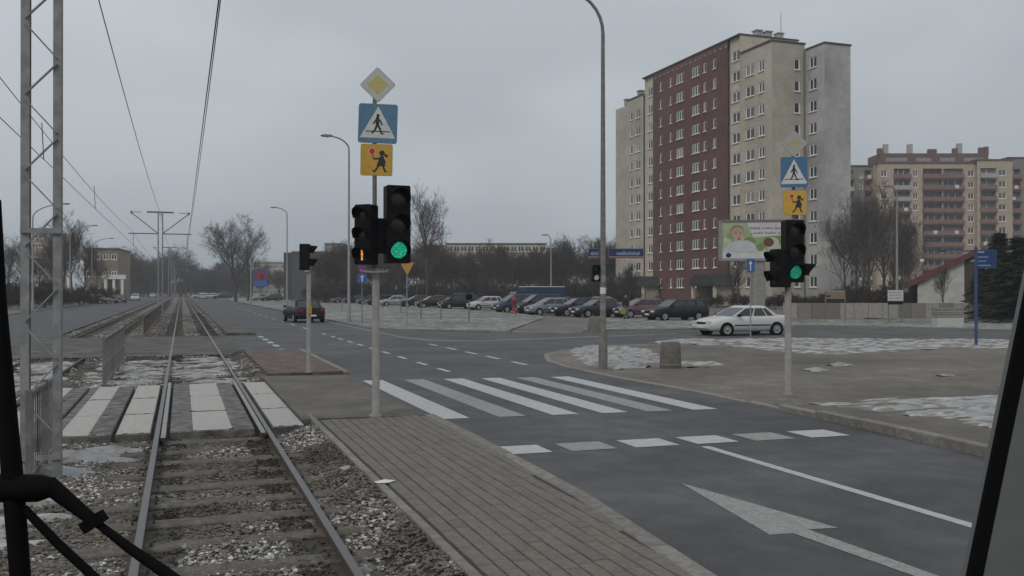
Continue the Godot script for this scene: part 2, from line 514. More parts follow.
	M.pane = [mat(0.030, 0.034, 0.038, 0.12), mat(0.075, 0.078, 0.080, 0.2), mat(0.20, 0.20, 0.19, 0.35), mat(0.045, 0.05, 0.055, 0.12)]
	M.frame = mat(0.76, 0.76, 0.74, 0.5)

func ground() -> void:
	var big := sheet(self, "ground", rect(-2500, -3000, 2500, 300), M.earth, -0.12)
	big.set_meta("kind", "structure")
	# carriageways and the side street
	var near_kerb := [Vector2(9.05, 6), Vector2(9.1, -8.45), Vector2(9.32, -11), Vector2(9.42, -13), Vector2(9.5, -16), Vector2(9.35, -19.2), Vector2(9.42, -22), Vector2(9.75, -24.3), Vector2(10.6, -26.6), Vector2(12.0, -28.5), Vector2(14.5, -30.2), Vector2(18.8, -31.0), Vector2(24, -31.6), Vector2(28, -30.2), Vector2(31, -28.2), Vector2(38, -21), Vector2(50, -8)]
	var far_kerb := [Vector2(60, -10), Vector2(44, -26), Vector2(39, -33), Vector2(36.6, -39), Vector2(33, -42.8), Vector2(29, -42.6), Vector2(24.4, -41.2), Vector2(19.7, -41.6), Vector2(17.9, -40.4), Vector2(14.8, -41.3), Vector2(12.4, -43.6), Vector2(10.5, -45.4), Vector2(9.6, -47.6), Vector2(9.3, -50.5), Vector2(9.3, -600)]
	var road := PackedVector2Array([Vector2(2.6, 6), Vector2(2.6, -1.0)].slice(0, 1) + near_kerb + far_kerb + [Vector2(3.2, -600), Vector2(3.2, -43), Vector2(1.9, -43), Vector2(1.9, -30.4), Vector2(3.60, -30.4), Vector2(3.60, -8.0), Vector2(3.3, -5.4), Vector2(2.6, -1.0)])
	sheet(self, "road", road, M.asphalt, 0.0).set_meta("kind", "structure")
	sheet(self, "crossing_road", rect(-13.4, -43, 1.9, -30.4), M.asphalt_worn, 0.0).set_meta("kind", "structure")
	sheet(self, "far_carriageway", rect(-13.4, -600, -5.2, 6), M.asphalt, -0.004).set_meta("kind", "structure")
	# pavement of the near corner
	var corner := PackedVector2Array()
	for p in near_kerb: corner.append(p + Vector2(0.14, 0))
	corner.append(Vector2(50, 6))
	sheet(self, "pavement", corner, M.paving, -0.004, 2.0, pave_h).set_meta("kind", "structure")
	var k := struct("kerb")
	kerb_line(k, near_kerb.slice(0, 14), 0.16, pave_h, [M.kerb, M.kerb2, M.kerb])
	var k2 := struct("kerb")
	kerb_line(k2, [Vector2(14.8, -41.3), Vector2(12.4, -43.6), Vector2(10.5, -45.4), Vector2(9.6, -47.6), Vector2(9.3, -50.5), Vector2(9.3, -90)], 0.16, func(_x, _z): return 0.1, [M.kerb, M.kerb2])
	var k3 := struct("kerb")
	kerb_line(k3, [Vector2(39, -33), Vector2(36.6, -39), Vector2(33, -42.8), Vector2(29, -42.6), Vector2(24.4, -41.2), Vector2(19.7, -41.6), Vector2(18.4, -40.8)], 0.16, func(_x, _z): return 0.1, [M.kerb, M.kerb2])
	# verges, the car park and its driveway
	var vn := noise(91, 0.25, 3)
	var bump := func(x, z): return 0.03 * vn.get_noise_2d(x, z)
	sheet(self, "verge", PackedVector2Array([Vector2(14.6, -41.6), Vector2(12.4, -43.8), Vector2(10.6, -45.5), Vector2(9.75, -47.7), Vector2(9.45, -50.6), Vector2(9.45, -260), Vector2(27.5, -260), Vector2(27.5, -70), Vector2(25.3, -63.3)]), M.verge, 0.045, 4.0, bump).set_meta("kind", "structure")
	sheet(self, "driveway", PackedVector2Array([Vector2(13.8, -42.3), Vector2(14.8, -41.3), Vector2(17.9, -40.4), Vector2(20.5, -41.7), Vector2(32, -58), Vector2(27.5, -72), Vector2(22, -64)]), M.lot, 0.008).set_meta("kind", "structure")
	sheet(self, "car_park", PackedVector2Array([Vector2(27.5, -260), Vector2(52, -260), Vector2(60, -50), Vector2(34, -51), Vector2(28.5, -61), Vector2(27.5, -70)]), M.lot, 0.012).set_meta("kind", "structure")
	sheet(self, "verge", PackedVector2Array([Vector2(18.4, -41.0), Vector2(19.7, -41.8), Vector2(24.4, -41.4), Vector2(29, -42.8), Vector2(33, -43.1), Vector2(46, -50.5), Vector2(34, -51.2), Vector2(28.3, -60.5)]), M.verge, 0.05, 2.0, bump).set_meta("kind", "structure")
	sheet(self, "verge", PackedVector2Array([Vector2(33, -43.1), Vector2(36.8, -39.1), Vector2(39.2, -33), Vector2(44.2, -26), Vector2(60, -10), Vector2(90, -30), Vector2(75, -75), Vector2(46, -58), Vector2(46, -50.5)]), M.verge, 0.055, 3.0, bump).set_meta("kind", "structure")
	# left of the far carriageway
	sheet(self, "pavement", rect(-17, -400, -13.6, 6), M.lot, 0.05).set_meta("kind", "structure")
	var k4 := struct("kerb")
	kerb_line(k4, [Vector2(-13.4, -50), Vector2(-13.4, -140)], -0.18, func(_x, _z): return 0.1, [M.kerb, M.kerb2], 2.0)

	# markings
	var mk := struct("road_markings")
	var zx := [3.82, 4.74, 5.63, 6.48, 7.28, 8.1]
	for i in 6:
		var z0 := -13.88 + 0.07 * i
		marking(mk, "zebra_stripe", PackedVector2Array([Vector2(zx[i], z0), Vector2(zx[i] + 0.45, z0 + 0.03), Vector2(zx[i] + 0.42, -20.4 + i * 0.12), Vector2(zx[i] - 0.03, -20.42 + i * 0.12)]), M.paint_old if i in [1, 4] else M.paint)
	for i in 6:
		var x := 3.72 + 0.875 * i
		marking(mk, "stop_line_block", PackedVector2Array([Vector2(x, -11.18 + i * 0.035), Vector2(x + 0.62, -11.15 + i * 0.035), Vector2(x + 0.62, -10.58 + i * 0.035), Vector2(x, -10.6 + i * 0.035)]), M.paint_old if i in [1, 4] else M.paint)
	marking(mk, "lane_line", rect(6.27, -10.3, 6.40, 5.0), M.paint)
	marking(mk, "arrow", PackedVector2Array([g2(680.6, 483), g2(837.7, 528), g2(808, 529.6), Vector2(5.02, -4.5), Vector2(4.88, -4.5), g2(793, 533.5), g2(769.6, 535)]), M.paint_old)
	var dash := func(x: float, z: float, w := 0.13, l := 1.05): marking(mk, "lane_dash", rect(x - w * 0.5, z - l * 0.5, x + w * 0.5, z + l * 0.5), M.paint)
	for z in [-29.45, -27.1, -24.7, -22.5, -31.7, -34.0, -36.2, -38.5, -40.5, -43.3]: dash.call(6.24, z)
	for z in [-33.2, -30.7, -28.4, -26.2, -23.9]: dash.call(8.8, z, 0.14, 1.2)
	for z in [-41.4, -36.8, -34.6, -32.05, -39.1]: dash.call(3.25, z, 0.22, 1.1)
	for i in 12: dash.call(6.24, -50.0 - i * 6.0, 0.13, 2.0)
	marking(mk, "edge_line", PackedVector2Array([Vector2(8.9, -60), Vector2(9.02, -60), Vector2(9.05, -39.4), Vector2(9.5, -36.4), Vector2(11.3, -35.3), Vector2(15.2, -36.3), Vector2(22, -38.2), Vector2(22, -38.0), Vector2(15.2, -36.0), Vector2(11.3, -35.0), Vector2(9.35, -36.1), Vector2(8.93, -39.2)]), M.paint_old)

	platform()
	tracks()
	# snow lying on the pavement
	snow_patch("snow_patch", "lumpy grey snow heap on the pavement corner around the tall lamp post", PackedVector2Array([g2(566, 355), g2(575, 349), g2(600, 347), g2(640, 349), g2(660, 356), g2(668, 366), g2(640, 369.5), g2(614, 371), g2(585, 366)]), pave_h, 0.10, 0.10, 0.7, 301, 0.2)
	snow_patch("snow_patch", "brown and white slush ridge trailing from the large concrete bollard", PackedVector2Array([g2(672, 368), g2(678, 362), g2(700, 363), g2(724, 366), g2(715, 368), g2(690, 369)]), pave_h, 0.07, 0.12, 0.3, 302, 0.2, M.frost)
	snow_patch("snow_patch", "thin streaked snow strip on the pavement behind the raised kerb", PackedVector2Array([g2(806, 401, 0.1), g2(850, 397, 0.1), g2(985, 393, 0.1), g2(1100, 392, 0.1), g2(1100, 455, 0.1), g2(985, 429, 0.1), g2(880, 413, 0.1)]), pave_h, 0.032, 0.09, 0.4, 303, 0.0)
	snow_patch("snow_patch", "long frosty verge of patchy snow between pavement and side street", PackedVector2Array([g2(648, 343), g2(672, 339.5), g2(800, 338.6), g2(1010, 340), g2(1090, 343), g2(1010, 349), g2(960, 349), g2(900, 352), g2(840, 356), g2(790, 354), g2(740, 348)]), pave_h, 0.04, 0.2, 0.8, 304, 0.1, M.frost)
	for s in [[816, 371, 14], [838, 365.5, 18], [942, 376, 17]]:
		snow_patch("snow_patch", "small flat scrap of snow lying alone on the brown pavement", PackedVector2Array([g2(s[0] - s[2], s[1]), g2(s[0], s[1] - 2.2), g2(s[0] + s[2], s[1] + 0.3), g2(s[0], s[1] + 2.0)]), pave_h, 0.04, 0.12, 0.2, 310 + s[0], 0.3)

func platform() -> void:
	var p := struct("platform_pavement")
	var edge := [Vector2(3.80, -14.25), Vector2(3.77, -10.5), Vector2(3.70, -8.0), Vector2(3.46, -5.4), Vector2(3.2, -3.5), Vector2(2.9, -1.5)]
	var edge_x := func(z: float) -> float:
		for i in edge.size() - 1:
			if z <= edge[i + 1].y: return lerpf(edge[i].x, edge[i + 1].x, (z - edge[i].y) / (edge[i + 1].y - edge[i].y))
		return 2.9
	var bedp := PackedVector2Array([Vector2(1.9, -14.24)])
	for e in edge: bedp.append(e - Vector2(0.08, 0))
	bedp.append(Vector2(1.9, -1.5))
	sheet(p, "joint_sand", bedp, M.joint, 0.028)
	var row_w := 0.1375
	var rows := 13
	var all := []
	for r in rows:
		var x := 1.985 + row_w * r
		var z := -14.2 + rng.randf_range(0, 0.14)
		while z < -1.6:
			var l := 0.245
			if x + row_w < edge_x.call(z + l * 0.5) - 0.10: all.append([Vector3(x + row_w * 0.5, 0, z + l * 0.5), l])
			z += l
	all.sort_custom(func(a, b): return absf(a[0].z + 6.6) < absf(b[0].z + 6.6))
	var shapes := []
	for v in 3:
		var st := mb()
		block(st, Vector3.ZERO, Vector3(row_w - 0.012 - v * 0.002, 0.05, 0.245 - 0.004), 0.006)
		shapes.append(done(st))
	var rest := []
	for i in 5: rest.append(mb())
	var n := 0
	for b in all:
		if b[0].z > -4.9: continue
		var m := rng.randi() % 5 if rng.randf() < 0.7 else 0
		var at := Transform3D(Basis.from_euler(Vector3(rng.randf_range(-0.012, 0.012), rng.randf_range(-0.012, 0.012), rng.randf_range(-0.012, 0.012))), b[0] + Vector3(0, -0.009 + rng.randf_range(-0.003, 0.003), 0))
		if n < 300:
			mesh_node(p, "paving_brick", shapes[n % 3], M.brick[m], at)
		else:
			rest[m].append_from(shapes[n % 3], 0, at)
		n += 1
	for i in 5:
		var o := mesh_node(p, "paving_bricks", rest[i].commit(), M.brick[i])
		o.set_meta("kind", "stuff")
	# edging stones along the track, kerb along the road
	var z := 4.0
	while z > -14.2:
		var st := mb()
		block(st, Vector3(0, -0.14, 0), Vector3(0.085, 0.185, 0.985), 0.008)
		part(p, "edging_stone", st, [M.kerb2, M.kerb][rng.randi() % 2], Transform3D(Basis(Vector3.UP, rng.randf_range(-0.008, 0.008)), Vector3(1.91 + rng.randf_range(-0.006, 0.006), 0, z - 0.5)))
		z -= 1.0
	kerb_line(p, edge, 0.17, func(_x, _z): return 0.046, [M.kerb2, M.kerb])
	# lowered pad by the crossing and the red block pad behind it
	var st := mb()
	prism(st, PackedVector2Array([Vector2(1.74, -0.1), Vector2(3.66, -0.1), Vector2(3.66, 0.02), Vector2(1.74, 0.045)]), -21.85, -14.30)
	part(p, "lowered_pad", st, M.pad)
	st = mb()
	prism(st, PackedVector2Array([Vector2(1.88, -0.1), Vector2(3.62, -0.1), Vector2(3.62, 0.095), Vector2(1.88, 0.095)]), -30.9, -21.95)
	part(p, "red_block_pad", st, M.red_brick_pad)
	kerb_line(p, [Vector2(3.78, -30.9), Vector2(3.78, -21.95)], 0.15, func(_x, _z): return 0.09, [M.kerb2, M.kerb])
	st = mb()
	bx(st, Vector3(2.55, 0.0, -300), Vector3(1.2, 0.2, 513))
	part(p, "far_strip", st, M.asphalt_worn)
	# scrap of paper
	var pp := gp(384, 482, 0.045)
	st = mb()
	for q in [[Vector3(-0.1, 0.01, 0.05), Vector3(0.02, 0.004, 0.07), Vector3(0.03, 0.02, -0.04), Vector3(-0.09, 0.006, -0.05)], [Vector3(0.02, 0.004, 0.07), Vector3(0.12, 0.012, 0.03), Vector3(0.1, 0.004, -0.05), Vector3(0.03, 0.02, -0.04)]]:
		quad(st, q[0], q[1], q[2], q[3])
	var o := part(self, "paper_scrap", st, M.white, Transform3D(Basis(Vector3.UP, 0.3), pp))
	tag(o, "crumpled white paper scrap lying on the brick paving", "litter")

func rail_shape(st: SurfaceTool, x: float, z0: float, z1: float, base := -0.16) -> void:
	prism(st, PackedVector2Array([Vector2(-0.065, base), Vector2(0.065, base), Vector2(0.065, base + 0.02), Vector2(0.012, base + 0.035), Vector2(0.012, -0.045), Vector2(0.035, -0.03), Vector2(0.036, -0.006), Vector2(0.028, 0.0), Vector2(-0.028, 0.0), Vector2(-0.036, -0.006), Vector2(-0.035, -0.03), Vector2(-0.012, -0.045), Vector2(-0.012, base + 0.035), Vector2(-0.065, base + 0.02)]), z0, z1, Transform3D(Basis(), Vector3(x, 0, 0)))

func head_shape(st: SurfaceTool, x: float, z0: float, z1: float) -> void:   # polished running surface
	prism(st, PackedVector2Array([Vector2(-0.032, -0.004), Vector2(0.032, -0.004), Vector2(0.032, 0.001), Vector2(0.026, 0.004), Vector2(-0.026, 0.004), Vector2(-0.032, 0.001)]), z0, z1, Transform3D(Basis(), Vector3(x, 0, 0)))

func bed_y(x: float, z: float) -> float:
	return -0.135 + 0.13 * smoothstep(1.32, 1.82, x) + (0.11 * smoothstep(-29.6, -30.3, z) if z > -31.0 else 0.0) + 0.02 * sin(x * 3.1 + z * 2.3) * sin(z * 2.1)

func tracks() -> void:
	var dark := []
	for i in 6:
		var k := rng.randf_range(0.6, 1.3)
		dark.append(Color(0.040 * k, 0.034 * k, 0.028 * k))
	var cols := []
	for i in 14:
		var k := rng.randf_range(0.62, 1.25)
		cols.append(Color(0.150 * k, 0.136 * k, 0.120 * k))
	cols.append_array([Color(0.16, 0.15, 0.14), Color(0.19, 0.18, 0.17), Color(0.10, 0.072, 0.058)])
	var frosty: Array = cols.duplicate()
	for i in 5: frosty.append(Color(0.29, 0.29, 0.29))
	for i in 2: frosty.append(Color(0.44, 0.44, 0.45))
	for t in 2:
		var cx: float = [0.43, -3.52][t]
		var node := thing("tram_track", ["straight tram track beside the brick platform, polished rails in brown ballast", "tram track next to the far carriageway beyond the lattice mast"][t], "track")
		var rails := [cx - 0.75, cx + 0.75]
		for x in rails:
			var st := mb()
			rail_shape(st, x, -420, 6)
			var rl := part(node, "rail", st, M.rust)
			st = mb()
			head_shape(st, x, -420, 6)
			part(rl, "running_surface", st, M.rail if t == 0 else M.rail_dull)
		for x in [cx - 0.75 + 0.085, cx + 0.75 - 0.085]:   # check rails along the footway
			var st := mb()
			rail_shape(st, x, -21.4, -13.4)
			var rl := part(node, "guard_rail", st, M.rust)
			st = mb()
			head_shape(st, x, -21.4, -13.4)
			part(rl, "running_surface", st, M.galv)
		var w0: float = [-1.75, -5.2][t]
		var w1: float = [1.87, -1.75][t]
		sheet(node, "ballast_bed", rect(w0, -13.95, w1, 6), M.ballast, 0.0, 0.25, bed_y)
		sheet(node, "ballast_bed", rect(w0, -30.4, w1, -20.95), M.ballast, 0.0, 0.5, bed_y)
		sheet(node, "ballast_bed", rect(w0, -420, w1, -43), M.trackbed, -0.075)
		for x in rails:
			sheet(node, "oil_stained_ballast", rect(x - 0.42, -420, x + 0.42, -43), M.oily, -0.055)
		# sleepers
		var sl := mb()
		block(sl, Vector3.ZERO, Vector3(2.45, 0.14, 0.25), 0.015)
		var sm := done(sl)
		var z := -5.75
		while z > -30.3:
			if z > -13.7 or z < -21.2:
				mesh_node(node, "sleeper", sm, M.sleeper, Transform3D(Basis(Vector3.UP, rng.randf_range(-0.01, 0.01)), Vector3(cx, -0.232 + rng.randf_range(-0.006, 0.006), z)))
				for x in rails:
					var cl := mb()
					bx(cl, Vector3(0.0, -0.055, 0), Vector3(0.26, 0.02, 0.12))
					for s in [-1, 1]:
						tube(cl, [Vector3(0.09 * s, -0.05, 0), Vector3(0.09 * s, -0.01, 0)], [0.014, 0.013], 6)
					part(node, "rail_fastening", cl, M.rust, Transform3D(Basis(), Vector3(x, -0.045, z)))
			z -= 0.78
		var rs := []
		for x in rails: rs.append([x, 0.075])
		for v in 3:
			stones(node, "ballast", [Rect2(w0, -13.9, w1 - w0, 9.4)], 11000 if t == 0 else 3600, 0.013, 0.034, [cols, frosty, dark], 0.02, 500 + v + 10 * t, rs, cx)
			stones(node, "ballast", [Rect2(w0, -30.3, w1 - w0, 9.3)], 5200 if t == 0 else 2600, 0.016, 0.04, [cols, frosty, dark], 0.02, 520 + v + 10 * t, rs, cx)
			stones(node, "ballast", [Rect2(w0, -90, w1 - w0, 47)], 2600, 0.03, 0.06, [cols, frosty, dark], 0.07, 540 + v + 10 * t, rs, cx)
	# concrete panels of the footway over both tracks
	var cr := struct("footway_crossing")
	var zr := [-13.95, -16.15, -18.5, -20.95]
	for c in [[-0.88, -0.40], [-0.16, 1.02], [1.26, 1.74], [-1.75, -0.92], [-2.67, -1.79], [-4.11, -2.93], [-5.2, -4.35]]:
		for i in 3:
			var st := mb()
			block(st, Vector3.ZERO, Vector3(c[1] - c[0] - 0.012, 0.165, zr[i] - zr[i + 1] - 0.02), 0.012)
			var at := Vector3((c[0] + c[1]) * 0.5, -0.168 + rng.randf_range(-0.006, 0.003), (zr[i] + zr[i + 1]) * 0.5)
			var pn := part(cr, "concrete_panel", st, M.panel, Transform3D(Basis.from_euler(Vector3(0, rng.randf_range(-0.002, 0.002), rng.randf_range(-0.003, 0.003))), at))
			var hs := mb()
			for s in [-1, 1]:
				bx(hs, Vector3(s * (c[1] - c[0]) * 0.22, 0.163, (zr[i] - zr[i + 1]) * 0.5 - 0.06), Vector3(0.07, 0.012, 0.06))
			part(pn, "lifting_hole", hs, M.black_matt)
			for w in [[-1.60, -1.22], [-0.86, -0.40], [0.16, 0.70], [1.27, 1.73], [-2.55, -2.1], [-3.6, -3.1], [-4.8, -4.36]]:
				var a := maxf(w[0], c[0] + 0.02)
				var b := minf(w[1], c[1] - 0.02)
				if b - a > 0.1:
					sheet(pn, "white_stripe", rect(a - at.x, -(zr[i] - zr[i + 1]) * 0.5 + 0.025, b - at.x, (zr[i] - zr[i + 1]) * 0.5 - 0.025), M.paint_panel, 0.169)
	# snow between the sleepers
	var bed := func(_x, _z): return -0.10
	snow_patch("snow_patch", "broken snow over the ballast at the foot of the lattice mast", PackedVector2Array([Vector2(-2.6, -10.6), Vector2(-1.2, -11.2), Vector2(-0.5, -12.2), Vector2(-0.45, -13.6), Vector2(-2.6, -13.8)]), bed, 0.09, 0.06, 0.4, 401, -0.05)
	snow_patch("snow_patch", "thin crust of snow beside the wiped ballast left of the near rail", PackedVector2Array([Vector2(-2.4, -7.0), Vector2(-1.0, -8.0), Vector2(-0.75, -9.8), Vector2(-1.2, -11.0), Vector2(-2.6, -10.4)]), bed, 0.08, 0.06, 0.5, 402, -0.30)
	snow_patch("snow_patch", "ragged ribbon of snow along the platform edging stones", PackedVector2Array([Vector2(1.30, -6.0), Vector2(1.86, -5.6), Vector2(1.86, -11.5), Vector2(1.5, -11.2), Vector2(1.45, -8.6)]), bed_y, 0.07, 0.05, 0.3, 403, -0.35)
	snow_patch("snow_patch", "snow flecks among ballast between footway panels and crossing road", PackedVector2Array([Vector2(-2.4, -30.2), Vector2(1.8, -30.2), Vector2(1.8, -21.2), Vector2(-2.4, -21.2)]), bed, 0.085, 0.10, 0.3, 404, -0.62)
	snow_patch("snow_patch", "streaks of snow between the rails of the farther track", PackedVector2Array([Vector2(-5.1, -30.2), Vector2(-2.5, -30.2), Vector2(-2.5, -21.2), Vector2(-5.1, -21.2)]), bed, 0.09, 0.12, 0.3, 405, -0.40)

# ---------------------------------------------------------------- masts, wires, fences
func lattice_mast(at: Vector3, label: String, height: float) -> void:
	var o := thing("lattice_mast", label, "mast", at, 0.0, "lattice masts between the two tracks")
	var w := 0.16
	for s in [-1, 1]:
		var st := mb()
		bx(st, Vector3(s * w, height * 0.5 - 0.1, 0), Vector3(0.085, height + 0.2, 0.012))
		bx(st, Vector3(s * (w + 0.0425), height * 0.5 - 0.1, -0.05), Vector3(0.010, height + 0.2, 0.10))
		bx(st, Vector3(s * w, height * 0.5 - 0.1, -0.12), Vector3(0.085, height + 0.2, 0.012))
		part(o, "leg", st, M.galv)
	var y := 0.5
	var k := 0
	while y < height - 0.4:
		var st := mb()
		bar(st, Vector3(-w if k % 2 else w, y, 0.012), Vector3(w if k % 2 else -w, y + 0.36, 0.012), 0.045, 0.014)
		part(o, "lacing_bar", st, M.galv)
		y += 0.42
		k += 1
	for yy in [2.77, 0.25, height - 0.15]:
		var st := mb()
		bx(st, Vector3(0, yy, 0.03), Vector3(w * 2 + 0.09, 0.055, 0.02))
		part(o, "batten_plate", st, M.galv)
	var st := mb()
	bx(st, Vector3(0, height + 0.03, -0.06), Vector3(1.95, 0.12, 0.12))
	part(o, "top_beam", st, M.galv_dark)
	for s in [-1, 1]:
		st = mb()
		bx(st, Vector3(s * 1.25, 6.55, -0.06), Vector3(2.1, 0.08, 0.08))
		part(o, "cross_arm", st, M.galv_dark)
		st = mb()
		bar(st, Vector3(s * 0.2, 6.6, -0.06), Vector3(s * 2.1, 8.15, -0.06), 0.07, 0.07)
		part(o, "strut", st, M.galv_dark)
		st = mb()
		lathe(st, [[0.0, 0], [0.05, 0.02], [0.05, 0.10], [0.09, 0.12], [0.05, 0.15], [0.09, 0.18], [0.05, 0.21], [0.0, 0.26]], 8, Transform3D(Basis(), Vector3(s * 2.1, 8.05, -0.06)))
		bx(st, Vector3(s * 1.75, 8.2, -0.06), Vector3(0.75, 0.05, 0.05))
		part(o, "insulator", st, M.galv_dark)
		st = mb()
		tube(st, [Vector3(s * 1.95, 6.55, -0.06), Vector3(s * 1.95, 5.6, -0.06)], [0.02, 0.02], 5)
		part(o, "drop_rod", st, M.galv_dark)

func wire(called: String, label: String, pts: Array, r: float) -> void:
	var st := mb(true)
	var p := []; var rr := []
	for i in pts.size() - 1:
		var a: Vector3 = pts[i]; var b: Vector3 = pts[i + 1]
		var sag := a.distance_to(b) * 0.006 if called != "contact_wire" else 0.0
		for k in 12:
			var t := k / 12.0
			p.append(a.lerp(b, t) - Vector3(0, sag * 4.0 * t * (1.0 - t), 0))
			rr.append(r)
	p.append(pts[-1]); rr.append(r)
	tube(st, p, rr, 5)
	tag(part(self, called, st, M.wire), label, "wire", "overhead tram wires")

func overhead() -> void:
	var zs := [-11.4, -76.6, -138.0, -200.0, -262.0]
	lattice_mast(Vector3(-1.47, -0.1, zs[0]), "grey steel lattice mast beside the near rail, footed in snowy ballast", 8.2)
	lattice_mast(Vector3(-1.55, -0.1, zs[1]), "grey lattice mast with cross arms and struts above the slatted track fence", 8.2)
	for i in range(2, 5):
		lattice_mast(Vector3(-1.55, -0.1, zs[i]), "distant lattice mast with cross arms against the far wood", 8.2)
	var path := func(x: float, y: float) -> Array:
		var a := [Vector3(x, y, 30)]
		for z in zs: a.append(Vector3(x, y, z - 0.05))
		return a
	wire("contact_wire", "contact wire hung low over the near track", path.call(0.43, 5.6), 0.010)
	wire("messenger_wire", "messenger wire strung above the near track's contact wire", path.call(0.60, 6.9), 0.010)
	wire("contact_wire", "contact wire hung low over the farther track", path.call(-3.55, 5.6), 0.010)
	wire("messenger_wire", "messenger wire strung above the farther track", path.call(-3.6, 6.7), 0.010)
	wire("feeder_wire", "single feeder cable running along the tops of the lattice masts", path.call(-1.62, 8.22), 0.012)
	for i in 2:
		var st := mb(true)
		var z: float = [-28.0, -44.0][i]
		tube(st, [Vector3(-3.6, 6.6, z), Vector3(-3.55, 5.6, z)], [0.012, 0.012], 5)
		tag(part(self, "dropper_wire", st, M.black), "short dropper joining messenger and contact wire over farther track", "wire", "overhead tram wires")

func fence(called: String, label: String, z0: float, z1: float, x: float, h: float, step: float, gap: float, bar_mat: Material, limit := 300) -> void:
	var o := thing(called, label, "fence", Vector3(x, -0.1, z0))
	var len := z0 - z1
	var n := int(len / step)
	for i in n + 1:
		var st := mb()
		bx(st, Vector3(0, (h + 0.05) * 0.5, -len * i / n), Vector3(0.06, h + 0.05, 0.06))
		part(o, "post", st, M.galv_dark)
	for y in [0.12, h]:
		var st := mb()
		bx(st, Vector3(0, y, -len * 0.5), Vector3(0.045, 0.045, len))
		part(o, "fence_rail", st, M.galv_dark)
	var bs := mb()
	bx(bs, Vector3(0, (h + 0.12) * 0.5, 0), Vector3(0.016, h - 0.12, 0.014))
	var bm := done(bs)
	var rest := mb()
	var m := int(len / gap)
	for i in range(1, m):
		var at := Transform3D(Basis(), Vector3(0, 0, -gap * i))
		if i < limit: mesh_node(o, "bar", bm, bar_mat, at)
		else: rest.append_from(bm, 0, at)
	if m > limit:
		mesh_node(o, "bars", rest.commit(), bar_mat).set_meta("kind", "stuff")

# ---------------------------------------------------------------- signs and signals
func plate(parent: Node, called: String, w: float, h: float, r: float, at: Vector3, turn: float, m: Material, back: Material = null, tilt := 0.0, label := "") -> MeshInstance3D:
	var st := mb()
	prism(st, rrect(w, h, r), -0.004, 0.0)
	var p := part(parent, called, st, back if back else M.galv, Transform3D(Basis(Vector3.UP, turn) * Basis(Vector3(0, 0, 1), tilt), at))
	# printed face with texture coordinates
	var f := mb()
	var poly := rrect(w - 0.012, h - 0.012, maxf(r - 0.006, 0.001))
	for i in poly.size():
		for q in [Vector2.ZERO, poly[(i + 1) % poly.size()], poly[i]]:
			f.set_normal(Vector3(0, 0, 1))
			f.set_uv(Vector2(q.x / w + 0.5, 0.5 - q.y / h))
			f.add_vertex(Vector3(q.x, q.y, 0.003))
	mesh_node(p, "printed_face", f.commit(), m)
	if label: p.set_meta("label", label)
	return p

